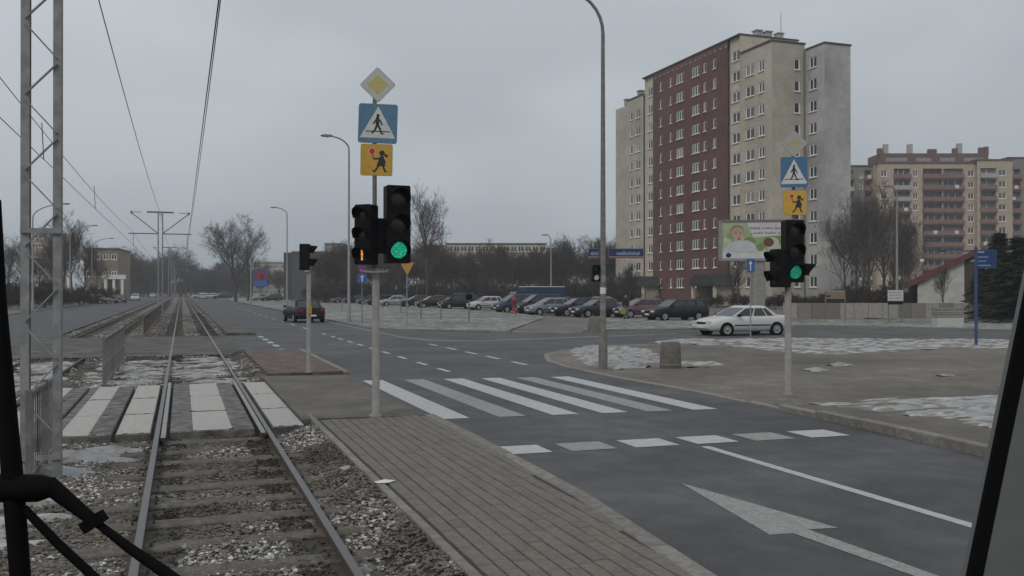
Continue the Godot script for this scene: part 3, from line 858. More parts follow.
func make_prints() -> void:
	var V := func(a: Array) -> Array:
		var o := []
		for i in range(0, a.size(), 2): o.append(Vector2(a[i], a[i + 1]))
		return o
	var blue := lin(0.085, 0.20, 0.31); var wht := lin(0.58, 0.60, 0.60); var blk := lin(0.015, 0.015, 0.018)
	var yel := lin(0.56, 0.34, 0.045)
	var man := [["c", Vector2(0.50, 0.30), 0.042, blk], ["l", Vector2(0.49, 0.37), Vector2(0.49, 0.52), 0.045, blk], ["l", Vector2(0.47, 0.38), Vector2(0.39, 0.50), 0.020, blk], ["l", Vector2(0.51, 0.38), Vector2(0.585, 0.47), 0.020, blk], ["l", Vector2(0.585, 0.47), Vector2(0.61, 0.53), 0.018, blk],
		["l", Vector2(0.48, 0.53), Vector2(0.44, 0.65), 0.027, blk], ["l", Vector2(0.44, 0.65), Vector2(0.37, 0.74), 0.023, blk], ["l", Vector2(0.50, 0.53), Vector2(0.56, 0.64), 0.027, blk], ["l", Vector2(0.56, 0.64), Vector2(0.60, 0.75), 0.023, blk], ["l", Vector2(0.60, 0.755), Vector2(0.65, 0.755), 0.015, blk]]
	var d6 := [["p", V.call([0.5, 0.06, 0.955, 0.865, 0.045, 0.865]), wht], ["l", Vector2(0.20, 0.70), Vector2(0.80, 0.70), 0.013, blk]] + man
	M.d6 = print_mat(print_tex(192, 192, blue, d6))
	var girl := [["c", Vector2(0.36, 0.235), 0.115, lin(0.62, 0.45, 0.2)], ["c", Vector2(0.36, 0.235), 0.09, lin(0.55, 0.02, 0.09)], ["l", Vector2(0.37, 0.33), Vector2(0.42, 0.47), 0.014, blk],
		["c", Vector2(0.67, 0.29), 0.085, blk], ["p", V.call([0.72, 0.30, 0.86, 0.35, 0.82, 0.44, 0.74, 0.37]), blk], ["l", Vector2(0.42, 0.47), Vector2(0.62, 0.46), 0.028, blk], ["l", Vector2(0.69, 0.43), Vector2(0.77, 0.58), 0.028, blk],
		["p", V.call([0.61, 0.38, 0.72, 0.38, 0.78, 0.70, 0.50, 0.70]), blk], ["l", Vector2(0.57, 0.68), Vector2(0.44, 0.87), 0.028, blk], ["l", Vector2(0.70, 0.68), Vector2(0.77, 0.86), 0.028, blk], ["l", Vector2(0.43, 0.87), Vector2(0.39, 0.85), 0.02, blk], ["l", Vector2(0.77, 0.87), Vector2(0.82, 0.86), 0.02, blk]]
	M.t27 = print_mat(print_tex(192, 192, yel, girl))
	M.d1 = print_mat(print_tex(128, 128, lin(0.50, 0.50, 0.49), [["p", V.call([0.22, 0.22, 0.78, 0.22, 0.78, 0.78, 0.22, 0.78]), lin(0.50, 0.43, 0.17)]]))
	M.d1_pale = print_mat(print_tex(128, 128, lin(0.36, 0.37, 0.37), [["p", V.call([0.22, 0.22, 0.78, 0.22, 0.78, 0.78, 0.22, 0.78]), lin(0.38, 0.36, 0.22)]]))
	var d6b := [["p", V.call([0.5, 0.08, 0.93, 0.80, 0.07, 0.80]), wht], ["l", Vector2(0.08, 0.84), Vector2(0.92, 0.84), 0.045, wht], ["l", Vector2(0.16, 0.73), Vector2(0.84, 0.73), 0.013, blk]] + man
	M.d6b = print_mat(print_tex(192, 192, lin(0.05, 0.15, 0.30), d6b))
	M.oneway = print_mat(print_tex(96, 96, lin(0.03, 0.10, 0.30), [["l", Vector2(0.5, 0.85), Vector2(0.5, 0.3), 0.06, wht], ["p", V.call([0.5, 0.12, 0.72, 0.40, 0.28, 0.40]), wht]]))
	M.nostop = print_mat(print_tex(96, 96, lin(0.05, 0.05, 0.22), [["c", Vector2(0.5, 0.5), 0.5, lin(0.30, 0.03, 0.05)], ["c", Vector2(0.5, 0.5), 0.40, lin(0.05, 0.06, 0.24)], ["l", Vector2(0.2, 0.2), Vector2(0.8, 0.8), 0.05, lin(0.30, 0.03, 0.05)], ["l", Vector2(0.8, 0.2), Vector2(0.2, 0.8), 0.05, lin(0.30, 0.03, 0.05)]]))
	M.advert_far = print_mat(print_tex(96, 96, lin(0.10, 0.06, 0.18), [["c", Vector2(0.5, 0.42), 0.33, lin(0.24, 0.03, 0.05)], ["c", Vector2(0.62, 0.45), 0.12, lin(0.02, 0.02, 0.02)], ["p", V.call([0, 0.7, 1, 0.7, 1, 1, 0, 1]), lin(0.02, 0.13, 0.40)]]))
	# street name plates: white lettering too small to read in the photograph
	var word := [["p", V.call([0, 0.80, 1, 0.80, 1, 0.86, 0, 0.86]), lin(0.3, 0.28, 0.27)], ["p", V.call([0, 0.86, 1, 0.86, 1, 1, 0, 1]), lin(0.30, 0.05, 0.03)]]
	var x := 0.24
	var wr := RandomNumberGenerator.new()
	wr.seed = 5
	while x < 0.9:
		var tall := 0.30 if wr.randf() < 0.3 else 0.42
		word.append(["l", Vector2(x, tall), Vector2(x, 0.64), 0.010, lin(0.30, 0.36, 0.45)])
		word.append(["l", Vector2(x, wr.randf_range(0.42, 0.64)), Vector2(x + 0.03, wr.randf_range(0.42, 0.64)), 0.010, lin(0.30, 0.36, 0.45)])
		x += 0.045
	M.street_name = print_mat(print_tex(256, 64, lin(0.012, 0.035, 0.13), word))
	M.direction = print_mat(print_tex(128, 128, lin(0.012, 0.045, 0.16), [["l", Vector2(0.08, 0.12), Vector2(0.4, 0.12), 0.03, wht], ["l", Vector2(0.08, 0.40), Vector2(0.6, 0.40), 0.03, lin(0.25, 0.32, 0.42)], ["l", Vector2(0.08, 0.62), Vector2(0.5, 0.62), 0.03, lin(0.25, 0.32, 0.42)], ["l", Vector2(0.08, 0.86), Vector2(0.7, 0.86), 0.03, lin(0.25, 0.32, 0.42)]]))
	# the advertisement: a child in white on green, two lines of violet lettering, a dark round seal, cups at the right
	var ad := []
	wr.seed = 9
	for i in 60:
		ad.append(["c", Vector2(wr.randf(), wr.randf_range(0.25, 0.85)), wr.randf_range(0.03, 0.10), [lin(0.16, 0.25, 0.09), lin(0.30, 0.38, 0.20), lin(0.45, 0.48, 0.36), lin(0.22, 0.32, 0.14)][wr.randi() % 4]])
	ad.append(["p", V.call([0.32, 0.0, 0.92, 0.0, 0.80, 0.36, 0.40, 0.42]), lin(0.56, 0.55, 0.54)])
	ad.append_array([["c", Vector2(0.19, 0.24), 0.088, lin(0.27, 0.18, 0.12)], ["c", Vector2(0.197, 0.29), 0.080, lin(0.46, 0.31, 0.25)], ["c", Vector2(0.205, 0.40), 0.062, lin(0.46, 0.31, 0.25)], ["c", Vector2(0.175, 0.30), 0.010, lin(0.12, 0.07, 0.06)], ["c", Vector2(0.235, 0.30), 0.010, lin(0.12, 0.07, 0.06)], ["c", Vector2(0.215, 0.46), 0.016, lin(0.3, 0.06, 0.06)],
		["p", V.call([0.02, 0.70, 0.10, 0.56, 0.20, 0.52, 0.33, 0.50, 0.42, 0.60, 0.46, 0.82, 0.0, 0.84]), lin(0.48, 0.50, 0.54)], ["c", Vector2(0.60, 0.56), 0.065, lin(0.10, 0.025, 0.03)], ["c", Vector2(0.60, 0.56), 0.045, lin(0.16, 0.05, 0.05)],
		["c", Vector2(0.92, 0.50), 0.09, lin(0.42, 0.38, 0.46)], ["l", Vector2(0.84, 0.27), Vector2(0.99, 0.29), 0.03, lin(0.06, 0.10, 0.06)], ["l", Vector2(0.80, 0.69), Vector2(0.99, 0.69), 0.035, lin(0.52, 0.42, 0.10)],
		["p", V.call([0, 0.84, 1, 0.84, 1, 1, 0, 1]), lin(0.56, 0.56, 0.58)], ["c", Vector2(0.08, 0.915), 0.035, lin(0.01, 0.01, 0.05)]])
	for l in 2:
		x = 0.36 + l * 0.04
		var letter := 0
		while x < 0.75:
			letter += 1
			if letter % 8 != 0:
				var tall := 0.055 if wr.randf() < 0.3 else 0.03
				ad.append(["l", Vector2(x, 0.19 + l * 0.13 - tall), Vector2(x, 0.19 + l * 0.13), 0.004, lin(0.14, 0.08, 0.24)])
				ad.append(["l", Vector2(x, 0.175 + l * 0.13), Vector2(x + 0.011, 0.165 + l * 0.13 + wr.randf_range(0.0, 0.025)), 0.004, lin(0.14, 0.08, 0.24)])
			x += 0.02
	M.advert = print_mat(print_tex(400, 212, lin(0.34, 0.42, 0.24), ad), 0.4)
	# small boards whose lettering is too small to read
	var bd := []
	for l in 3:
		x = 0.12
		while x < 0.86:
			bd.append(["l", Vector2(x, 0.25 + l * 0.24), Vector2(x + wr.randf_range(0.02, 0.09), 0.25 + l * 0.24 + wr.randf_range(-0.05, 0.05)), 0.022, lin(0.18, 0.18, 0.18)])
			x += 0.13
	M.board = print_mat(print_tex(96, 64, lin(0.48, 0.48, 0.48), bd))
	M.tan_board = print_mat(print_tex(96, 48, lin(0.22, 0.165, 0.12), [["l", Vector2(0.08, 0.68), Vector2(0.20, 0.68), 0.06, lin(0.02, 0.015, 0.01)], ["p", V.call([0, 0, 1, 0, 1, 0.12, 0, 0.12]), lin(0.32, 0.30, 0.27)]]))

func signal_head(parent: Node, called: String, at: Vector3, turn: float, n: int, sz: float, lit: int, lit_mat: Material, shape := "round", depth := 0.22, dir_up := true) -> void:
	var w := sz
	var hh := sz * 1.06
	var st := mb()
	prism(st, rrect(w, hh * n, 0.03), -depth, 0.0)
	var b := part(parent, called, st, M.black, Transform3D(Basis(Vector3.UP, turn), at))
	for i in n:
		var y := hh * (n * 0.5 - 0.5 - i)
		var lens := mb(true)
		if shape == "bar" and i == lit:
			bx(lens, Vector3(0, y, 0.012), Vector3(sz * 0.09, sz * 0.62, 0.01))
		else:
			disc(lens, Vector3(0, y, 0.004), sz * 0.34, Transform3D(), 20, 0.02)
		part(b, "lens", lens, lit_mat if i == lit else M.dark_lens)
		# hood: open half tube
		var v := mb(true)
		var r := sz * 0.43
		for k in 14:
			var a0 := deg_to_rad(-20.0 + 220.0 * k / 14); var a1 := deg_to_rad(-20.0 + 220.0 * (k + 1) / 14)
			var l0 := sz * (0.30 + 0.34 * maxf(0.0, sin(a0))); var l1 := sz * (0.30 + 0.34 * maxf(0.0, sin(a1)))
			var p0 := Vector3(cos(a0) * r, sin(a0) * r + y, 0.0); var p1 := Vector3(cos(a1) * r, sin(a1) * r + y, 0.0)
			quad(v, p0, p1, p1 + Vector3(0, -0.02, l1), p0 + Vector3(0, -0.02, l0))
			var q0 := Vector3(cos(a0) * (r - 0.008), sin(a0) * (r - 0.008) + y, 0.0); var q1 := Vector3(cos(a1) * (r - 0.008), sin(a1) * (r - 0.008) + y, 0.0)
			quad(v, q1, q0, q0 + Vector3(0, -0.02, l0), q1 + Vector3(0, -0.02, l1))
			quad(v, p0 + Vector3(0, -0.02, l0), p1 + Vector3(0, -0.02, l1), q1 + Vector3(0, -0.02, l1), q0 + Vector3(0, -0.02, l0))
		part(b, "visor", v, M.black_matt)

func signals() -> void:
	var green := glow(0.02, 0.62, 0.36, 1.6)
	var amber := glow(1.0, 0.40, 0.12, 2.6)
	var face := -YAW   # plates turned square to the approaching road
	# signal post on the platform
	var o := thing("signal_post", "grey signal post on the platform with diamond, crossing and school signs", "traffic light", Vector3(2.88, 0.02, -14.36))
	var st := mb(true)
	lathe(st, [[0.11, 0], [0.11, 0.03], [0.062, 0.05], [0.058, 2.33], [0.0, 2.35]], 16)
	part(o, "lower_post", st, M.pole)
	st = mb(true)
	tube(st, [Vector3(-0.02, 2.2, 0.0), Vector3(-0.02, 4.95, 0.0), Vector3(0.0, 5.4, 0.0)], [0.036, 0.034, 0.032], 12)
	part(o, "upper_post", st, M.galv_dark)
	st = mb(true)
	var ringp := []; var ringr := []
	for k in 13:
		var a := -0.2 + (PI + 0.4) * k / 12.0
		ringp.append(Vector3(cos(a) * 0.21 - 0.02, 2.30 - 0.03 * sin(a), sin(a) * 0.13)); ringr.append(0.02)
	tube(st, ringp, ringr, 8)
	bx(st, Vector3(-0.02, 2.30, 0.0), Vector3(0.3, 0.05, 0.05))
	part(o, "bracket", st, M.galv)
	plate(o, "priority_sign", 0.40, 0.40, 0.03, Vector3(0.02, 5.22, 0.05), face + 0.1, M.d1, null, PI * 0.25 + 0.02, "white diamond sign with faded yellow centre")
	plate(o, "pedestrian_crossing_sign", 0.61, 0.62, 0.04, Vector3(0.02, 4.61, 0.055), face + 0.08, M.d6, null, -0.03, "blue square sign, walking figure in a white triangle")
	plate(o, "school_crossing_sign", 0.50, 0.50, 0.03, Vector3(0.0, 4.04, 0.05), face + 0.08, M.t27, null, -0.015, "yellow square sign, child holding a round paddle")
	signal_head(o, "signal_head", Vector3(0.33, 3.03, 0.16), face + 0.38, 3, 0.385, 2, green)
	signal_head(o, "tram_signal_head", Vector3(-0.235, 2.86, 0.12), face - 0.42, 3, 0.295, 2, amber, "bar")
	signal_head(o, "rear_signal_head", Vector3(0.06, 2.85, -0.18), face + PI + 0.5, 2, 0.26, -1, green)
	# small pedestrian signal
	o = thing("pedestrian_signal_post", "slim grey post with side-facing pedestrian signal and yellow push button", "traffic light", Vector3(2.82, 0.08, -22.0))
	st = mb(true)
	lathe(st, [[0.10, 0], [0.10, 0.02], [0.055, 0.05], [0.052, 2.5], [0.0, 2.52]], 14)
	part(o, "post", st, M.pole)
	signal_head(o, "signal_head", Vector3(0.02, 2.72, 0.0), PI * 0.5 - 0.25, 2, 0.29, -1, green)
	st = mb()
	prism(st, rrect(0.09, 0.2, 0.03), 0.05, 0.11, Transform3D(Basis(Vector3.UP, 0.1), Vector3(0, 1.48, 0)))
	part(o, "push_button_box", st, mat(0.42, 0.25, 0.03, 0.5))
	st = mb()
	prism(st, rrect(0.1, 0.1, 0.02), 0.06, 0.08, Transform3D(Basis(Vector3.UP, -0.2), Vector3(-0.04, 2.42, 0)))
	part(o, "number_plate", st, M.white)
	# signal post on the far pavement
	var d := 17.4
	o = thing("signal_post", "grey signal post on the far pavement with worn diamond and clustered black heads", "traffic light", gd(788, d, 0.03))
	st = mb(true)
	lathe(st, [[0.12, 0], [0.12, 0.03], [0.064, 0.05], [0.062, 2.4], [0.0, 2.42]], 16)
	part(o, "post", st, M.pole)
	st = mb(true)
	tube(st, [Vector3(0.14, 2.2, -0.02), Vector3(0.14, 4.9, -0.02)], [0.034, 0.032], 10)
	part(o, "upper_post", st, M.galv_dark)
	plate(o, "priority_sign", 0.37, 0.37, 0.03, Vector3(0.11, 4.76, 0.04), face - 0.2, M.d1_pale, null, PI * 0.25, "pale worn diamond sign")
	plate(o, "pedestrian_crossing_sign", 0.5, 0.58, 0.03, Vector3(0.11, 4.22, 0.04), face - 0.2, M.d6b, null, 0.0, "blue sign, walking figure in white triangle above a white bar")
	plate(o, "school_crossing_sign", 0.43, 0.47, 0.03, Vector3(0.13, 3.64, 0.04), face - 0.2, M.t27, null, 0.0, "yellow square sign, child holding a round paddle")
	signal_head(o, "signal_head", Vector3(0.07, 2.72, 0.12), face + 0.12, 3, 0.37, 2, glow(0.02, 0.50, 0.30, 1.1))
	signal_head(o, "side_signal_head", Vector3(-0.26, 2.40, -0.04), face - 1.25, 2, 0.34, -1, green)
	signal_head(o, "side_signal_head", Vector3(0.38, 2.34, -0.05), face + 1.25, 1, 0.38, -1, green)

func sign_pole(called: String, label: String, at: Vector3, h: float, r: float, m: Material) -> Node3D:
	var o := thing(called, label, "sign", at)
	var st := mb(true)
	tube(st, [Vector3(0, -0.1, 0), Vector3(0, h, 0)], [r, r], 10)
	part(o, "pole", st, m)
	return o

func lamp_post(label: String, at: Vector3, h: float, reach: float, turn: float, r: float, m: Material, rise := 0.5, group := "") -> Node3D:
	var o := thing("street_lamp", label, "street lamp", at, turn, group)
	var st := mb(true)
	lathe(st, [[r * 1.5, -0.1], [r * 1.5, 0.9], [r * 1.05, 1.0], [r * 0.62, h - rise]], 14)
	part(o, "pole", st, m)
	st = mb(true)
	var p := []; var rr := []
	for k in 9:
		var t := k / 8.0
		p.append(Vector3(-reach * (1.0 - cos(t * PI * 0.5)), h - rise + rise * sin(t * PI * 0.5), 0)); rr.append(r * 0.6 - 0.01 * t)
	tube(st, p, rr, 10)
	part(o, "arm", st, m)
	st = mb(true)
	var hd := PackedVector2Array([Vector2(0.05, -0.03), Vector2(0.05, 0.05), Vector2(-0.1, 0.08), Vector2(-0.55, 0.06), Vector2(-0.68, 0.0), Vector2(-0.6, -0.06), Vector2(-0.1, -0.06)])
	prism(st, hd, -0.14, 0.14, Transform3D(Basis(), Vector3(-reach, h, 0)))
	var head := part(o, "lamp_head", st, m)
	st = mb()
	bx(st, Vector3(-reach - 0.35, h - 0.07, 0), Vector3(0.4, 0.03, 0.2))
	part(head, "diffuser", st, M.white)
	return o

func street_furniture() -> void:
	# tall lamp post at the near corner carrying the street name plates
	var at := gd(603, 23.3, 0.03)
	var o := lamp_post("tall grey lamp post at the pavement corner carrying blue street name plates", at, 9.6, 1.05, YAW * -1.0, 0.074, M.pole_dark, 1.1)
	var st := mb()
	tube(st, [Vector3(0, -0.05, 0), Vector3(0, 0.52, 0)], [0.114, 0.114], 14)
	part(o, "dark_base_band", st, M.galv_dark)
	var tw := 0.0
	plate(o, "street_name_plate", 0.88, 0.25, 0.01, Vector3(0.58, 2.92, 0.03), tw, M.street_name)
	plate(o, "street_name_plate", 0.27, 0.25, 0.01, Vector3(-0.24, 2.92, 0.02), tw, M.street_name)
	signal_head(o, "small_signal_head", Vector3(-0.17, 2.42, 0.05), 0.1, 2, 0.20, 1, glow(0.75, 0.9, 0.75, 0.7))
	for y in [1.5, 1.9, 2.2]:
		var s2 := mb()
		tube(s2, [Vector3(0, y, 0), Vector3(0, y + 0.16, 0)], [0.077, 0.076], 12, false)
		part(o, "sticker_band", s2, M.white if y == 1.9 else M.paint_old)
	# other lamps on the right
	lamp_post("slim grey lamp post in the frosty verge beside two small signs", Vector3(9.85, 0.05, -57.6), 11.5, 1.25, 0.35, 0.085, M.galv, 0.7)
	lamp_post("lamp post standing in the verge near the leafless roadside tree", gd(287, 115, 0.05), 12.3, 1.5, 0.3, 0.10, M.galv, 0.8)
	lamp_post("lamp post rising among the cars of the car park", gd(551, 108, 0.0), hv(235, 108), 0.5, 0.0, 0.09, M.galv, 0.9)
	lamp_post("lamp post among leafless trees behind the low concrete wall", gd(897, 66, 0.0), hv(187, 66), 0.55, 0.1, 0.09, M.pole, 0.7)
	for i in 4:
		var z: float = [-99.0, -131.5, -163.0, -196.0][i]
		lamp_post("grey street lamp with long upswept arm along the far carriageway", Vector3(-13.9, 0.05, z - 3.0), 10.7, -3.3, 0.0, 0.10, M.galv, 1.5, "lamps along the far carriageway")
	# concrete bollards
	var prof := [[0.27, -0.02], [0.275, 0.08], [0.262, 0.4], [0.245, 0.63], [0.225, 0.665], [0.0, 0.675]]
	st = mb(true)
	lathe(st, prof, 24)
	o = thing("bollard", "large weathered concrete drum bollard beside the snow heap", "bollard", gd(670.5, 23.6, 0.03))
	part(o, "drum", st, M.bollard)
	st = mb(true)
	lathe(st, [[0.277, 0.06], [0.284, 0.075], [0.284, 0.10], [0.277, 0.115]], 24)
	part(o, "rim_ring", st, M.kerb2)
	o = thing("bollard", "tapered concrete block bollard at the mouth of the driveway", "bollard", gd(596, 44.5, 0.02))
	st = mb(true)
	lathe(st, [[0.44, -0.02], [0.42, 0.2], [0.34, 0.70], [0.30, 0.74], [0.0, 0.75]], 16)
	part(o, "drum", st, M.bollard)
	st = mb()
	bx(st, Vector3(0, 0.0, 0), Vector3(0.95, 0.06, 0.95))
	part(o, "foot", st, M.kerb2)
	# pole with blue direction plates at the right
	o = sign_pole("direction_sign", "blue painted pole with stacked blue direction plates by the side street", gd(976, 33.5, 0.05), 3.55, 0.055, mat(0.035, 0.06, 0.16, 0.6))
	plate(o, "direction_plate", 0.78, 0.66, 0.01, Vector3(0.36, 3.12, 0.10), -YAW, M.direction)
	plate(o, "direction_plate", 1.35, 0.09, 0.01, Vector3(-0.66, 3.40, -0.28), -YAW, M.street_name)
	# small signs in the verge
	o = sign_pole("no_stopping_sign", "thin pole with round no stopping sign above blue arrow square", gp(362, 323, 0.05), hv(264, 57.5), 0.03, M.galv_dark)
	plate(o, "round_plate", 0.55, 0.55, 0.27, Vector3(0, 3.35, 0.05), -0.2, M.nostop)
	plate(o, "arrow_plate", 0.58, 0.58, 0.02, Vector3(0, 2.72, 0.05), -0.2, M.oneway)
	var dy := 52.5
	o = sign_pole("yield_sign", "yellow triangular yield sign seen on a thin pole in the verge", gp(407, 326, 0.05), hv(265, dy), 0.03, M.galv)
	st = mb()
	prism(st, PackedVector2Array([Vector2(-0.4, 0.0), Vector2(0.4, 0.0), Vector2(0.0, -0.72)]), -0.01, 0.0, Transform3D(Basis(Vector3.UP, -0.25), Vector3(0, hv(264, dy), 0.05)))
	part(o, "triangle_plate", st, mat(0.40, 0.22, 0.05, 0.6))
	o = sign_pole("advertising_sign", "small red and blue panel on a pole beside the roadside tree", gp(251, 304, 0.05), hv(262, 141), 0.12, M.galv)
	plate(o, "panel", 2.0, 2.6, 0.02, Vector3(1.35, hv(278, 141), 0.1), -0.2, M.advert_far)
	var posts := [[400.8, 313], [421, 318.2], [441, 319.8], [469, 323], [383, 309], [330, 305], [342, 310]]
	for i in posts.size():
		var q := gp(posts[i][0], posts[i][1], 0.04)
		var st2 := mb()
		var h: float = 1.15 if i != 3 else 1.55
		tube(st2, [Vector3(0, -0.1, 0), Vector3(0, h, 0)], [0.045, 0.045], 8)
		o = thing("post", "short dark steel post planted in the frosty verge" if i != 3 else "dark steel post with a round head in the frosty verge", "post", q, 0.0, "dark posts in the verge" if i != 3 else "")
		part(o, "shaft", st2, M.galv_dark)
		st2 = mb(true)
		if i == 3:
			prism(st2, rrect(0.42, 0.42, 0.2), -0.05, 0.05, Transform3D(Basis(), Vector3(0, 1.6, 0)))
		else:
			lathe(st2, [[0.05, h], [0.052, h + 0.02], [0.03, h + 0.05], [0.0, h + 0.06]], 8)
		part(o, "cap", st2, M.black_matt)
	# billboard
	at = gd(757, 54.0, 0.0)
	o = thing("billboard", "lit-framed billboard on a thick grey column, child in white on green", "billboard", at, -YAW - 0.12)
	var cy := (hv(220.5, 54) + hv(261, 54)) * 0.5
	st = mb(true)
	prism(st, rrect(0.72, 1.0, 0.1), 0.0, 5.0, Transform3D(Basis(Vector3(1, 0, 0), Vector3(0, 0, -1), Vector3(0, 1, 0)), Vector3(0.05, -0.1, 0)))
	part(o, "column", st, M.pole)
	st = mb()
	prism(st, rrect(4.7, 2.42, 0.08), -0.22, 0.55, Transform3D(Basis(), Vector3(0.15, cy, 0)))
	var cs := part(o, "case", st, M.galv)
	mesh_node(cs, "poster", face_mesh(4.4, 2.1), M.advert, Transform3D(Basis(), Vector3(0.15, cy, 0.556)))
	for s in [[0, 1.13, 4.62, 0.12], [0, -1.13, 4.62, 0.12], [-2.26, 0, 0.1, 2.2], [2.26, 0, 0.1, 2.2]]:
		st = mb()
		bx(st, Vector3(0.15 + s[0], cy + s[1], 0.57), Vector3(s[2], s[3], 0.06))
		part(cs, "frame_bar", st, M.galv_dark if s[1] > 0 else M.galv)
	o = sign_pole("pedestrian_sign", "narrow blue and white sign on thin pole beside the billboard column", gd(750.5, 38.6, 0.05), 3.35, 0.03, M.galv)
	plate(o, "blue_plate", 0.36, 0.56, 0.02, Vector3(-0.03, 3.02, 0.05), -0.3, M.oneway)
	# boards by the low wall
	o = thing("notice_board", "white notice board on two dark legs beside the side street", "sign", gd(895.5, 57, 0.05), -YAW)
	for s in [-0.42, 0.42]:
		st = mb()
		bx(st, Vector3(s, 0.9, -0.04), Vector3(0.06, 1.9, 0.06))
		part(o, "leg", st, M.galv_dark)
	plate(o, "board", 0.98, 0.68, 0.01, Vector3(0, hv(296.3, 57), 0.0), 0.0, M.board)
	plate(o, "lower_board", 0.96, 0.22, 0.01, Vector3(0, hv(303.6, 57), 0.0), 0.0, M.black)
	o = thing("notice_board", "tan notice board on two thin legs before the concrete wall", "sign", gd(835.5, 58, 0.05), -YAW)
	for s in [-0.62, 0.62]:
		st = mb()
		bx(st, Vector3(s, 0.75, -0.04), Vector3(0.05, 1.7, 0.05))
		part(o, "leg", st, M.galv_dark)
	plate(o, "board", 1.22, 0.52, 0.01, Vector3(0, hv(295.5, 58), 0.0), 0.0, M.tan_board)
	# grit box: pale lower half, timber upper half
	o = thing("grit_box", "pale grit box with weathered timber upper boards by the kerb", "box", gd(947.5, 50, 0.06), -YAW)
	st = mb()
	block(st, Vector3(0, 0, 0), Vector3(1.42, 0.5, 0.7), 0.02)
	part(o, "bin", st, mat(0.40, 0.43, 0.42, 0.7))
	for i in 4:
		st = mb()
		bx(st, Vector3(0, 0.57 + 0.13 * i, 0), Vector3(1.46, 0.11, 0.72))
		part(o, "plank", st, M.kerb if i % 2 else M.paint_old)
	# low concrete wall made of slabs
	o = thing("concrete_wall", "low concrete slab wall behind the frosty verge", "wall", Vector3.ZERO)
	var wa := gd(783, 66, 0.0); var wb := gd(1010, 66, 0.0)
	for i in 16:
		var a := wa.lerp(wb, i / 16.0); var b := wa.lerp(wb, (i + 1) / 16.0)
		st = mb()
		bx(st, Vector3(0, hv(303, 66) * 0.5 - 0.05, 0), Vector3(a.distance_to(b) - 0.03, hv(303, 66) + 0.1, 0.14))
		part(o, "slab", st, [M.kerb, M.concrete, M.kerb2][rng.randi() % 3], Transform3D(Basis(Vector3.UP, -YAW), (a + b) * 0.5))
	# globe lamp before the far block
	o = thing("globe_lamp", "small park lamp with white globe near the red roofed house", "street lamp", gd(922, 92, 0.0))
	st = mb(true)
	tube(st, [Vector3(0, -0.1, 0), Vector3(0, hv(262, 92), 0)], [0.06, 0.05], 8)
	part(o, "pole", st, M.galv_dark)
	st = mb(true)
	lathe(st, [[0.0, 0], [0.16, 0.05], [0.21, 0.2], [0.16, 0.35], [0.0, 0.4]], 12, Transform3D(Basis(), Vector3(0, hv(263, 92), 0)))
	part(o, "globe", st, M.white)
	# red post by the parked cars
	o = thing("red_post", "red cylindrical post standing before the parked cars at the driveway", "post", gd(514, 78, 0.0))
	st = mb(true)
	lathe(st, [[0.24, -0.05], [0.24, 0.1], [0.15, 0.16], [0.15, 1.0], [0.2, 1.04], [0.2, 1.3], [0.12, 1.5], [0.0, 1.54]], 12)
	part(o, "barrel", st, mat(0.22, 0.025, 0.03, 0.5))
	st = mb()
	bx(st, Vector3(0, 1.15, 0), Vector3(0.55, 0.14, 0.14))
	part(o, "side_cap", st, mat(0.14, 0.02, 0.022, 0.5))

# ---------------------------------------------------------------- vehicles
const SPECS := {
	"saloon": {"w": 1.70, "h": 1.40, "belt": 0.90, "st": [[-2.14, 0.40, 0.80], [-2.10, 0.28, 0.90], [-1.95, 0.22, 0.94], [-1.2, 0.20, 0.94], [0.9, 0.20, 0.91], [1.2, 0.20, 0.88], [1.75, 0.22, 0.79], [2.02, 0.24, 0.70], [2.12, 0.30, 0.62], [2.15, 0.40, 0.55]], "cab": [-1.50, 1.05, -0.92, 0.22], "win": [[0.10, 0.24], [0.27, 0.56], [0.60, 0.95]], "wheels": [-1.30, 1.34], "r": 0.30},
	"hatchback": {"w": 1.65, "h": 1.44, "belt": 0.92, "st": [[-1.86, 0.42, 0.78], [-1.83, 0.28, 0.90], [-1.70, 0.22, 0.95], [-1.1, 0.20, 0.94], [0.8, 0.20, 0.92], [1.1, 0.20, 0.90], [1.60, 0.22, 0.80], [1.82, 0.24, 0.70], [1.90, 0.30, 0.60], [1.93, 0.40, 0.54]], "cab": [-1.76, 1.08, -1.35, 0.18], "win": [[0.08, 0.24], [0.28, 0.58], [0.62, 0.95]], "wheels": [-1.20, 1.22], "r": 0.29},
	"estate": {"w": 1.72, "h": 1.46, "belt": 0.92, "st": [[-2.25, 0.42, 0.80], [-2.22, 0.28, 0.92], [-2.1, 0.22, 0.95], [-1.2, 0.20, 0.94], [0.9, 0.20, 0.92], [1.2, 0.20, 0.89], [1.80, 0.22, 0.79], [2.06, 0.24, 0.70], [2.16, 0.30, 0.61], [2.19, 0.40, 0.55]], "cab": [-2.14, 1.08, -1.85, 0.26], "win": [[0.05, 0.28], [0.32, 0.58], [0.62, 0.95]], "wheels": [-1.32, 1.34], "r": 0.30},
	"minivan": {"w": 1.78, "h": 1.72, "belt": 1.02, "st": [[-2.15, 0.45, 0.9], [-2.12, 0.28, 1.0], [-2.0, 0.22, 1.05], [-1.2, 0.20, 1.05], [0.9, 0.20, 1.03], [1.3, 0.20, 0.99], [1.85, 0.22, 0.86], [2.05, 0.24, 0.76], [2.13, 0.30, 0.66], [2.16, 0.42, 0.58]], "cab": [-2.05, 1.45, -1.80, 0.42], "win": [[0.05, 0.28], [0.31, 0.56], [0.60, 0.94]], "wheels": [-1.30, 1.34], "r": 0.31},
}

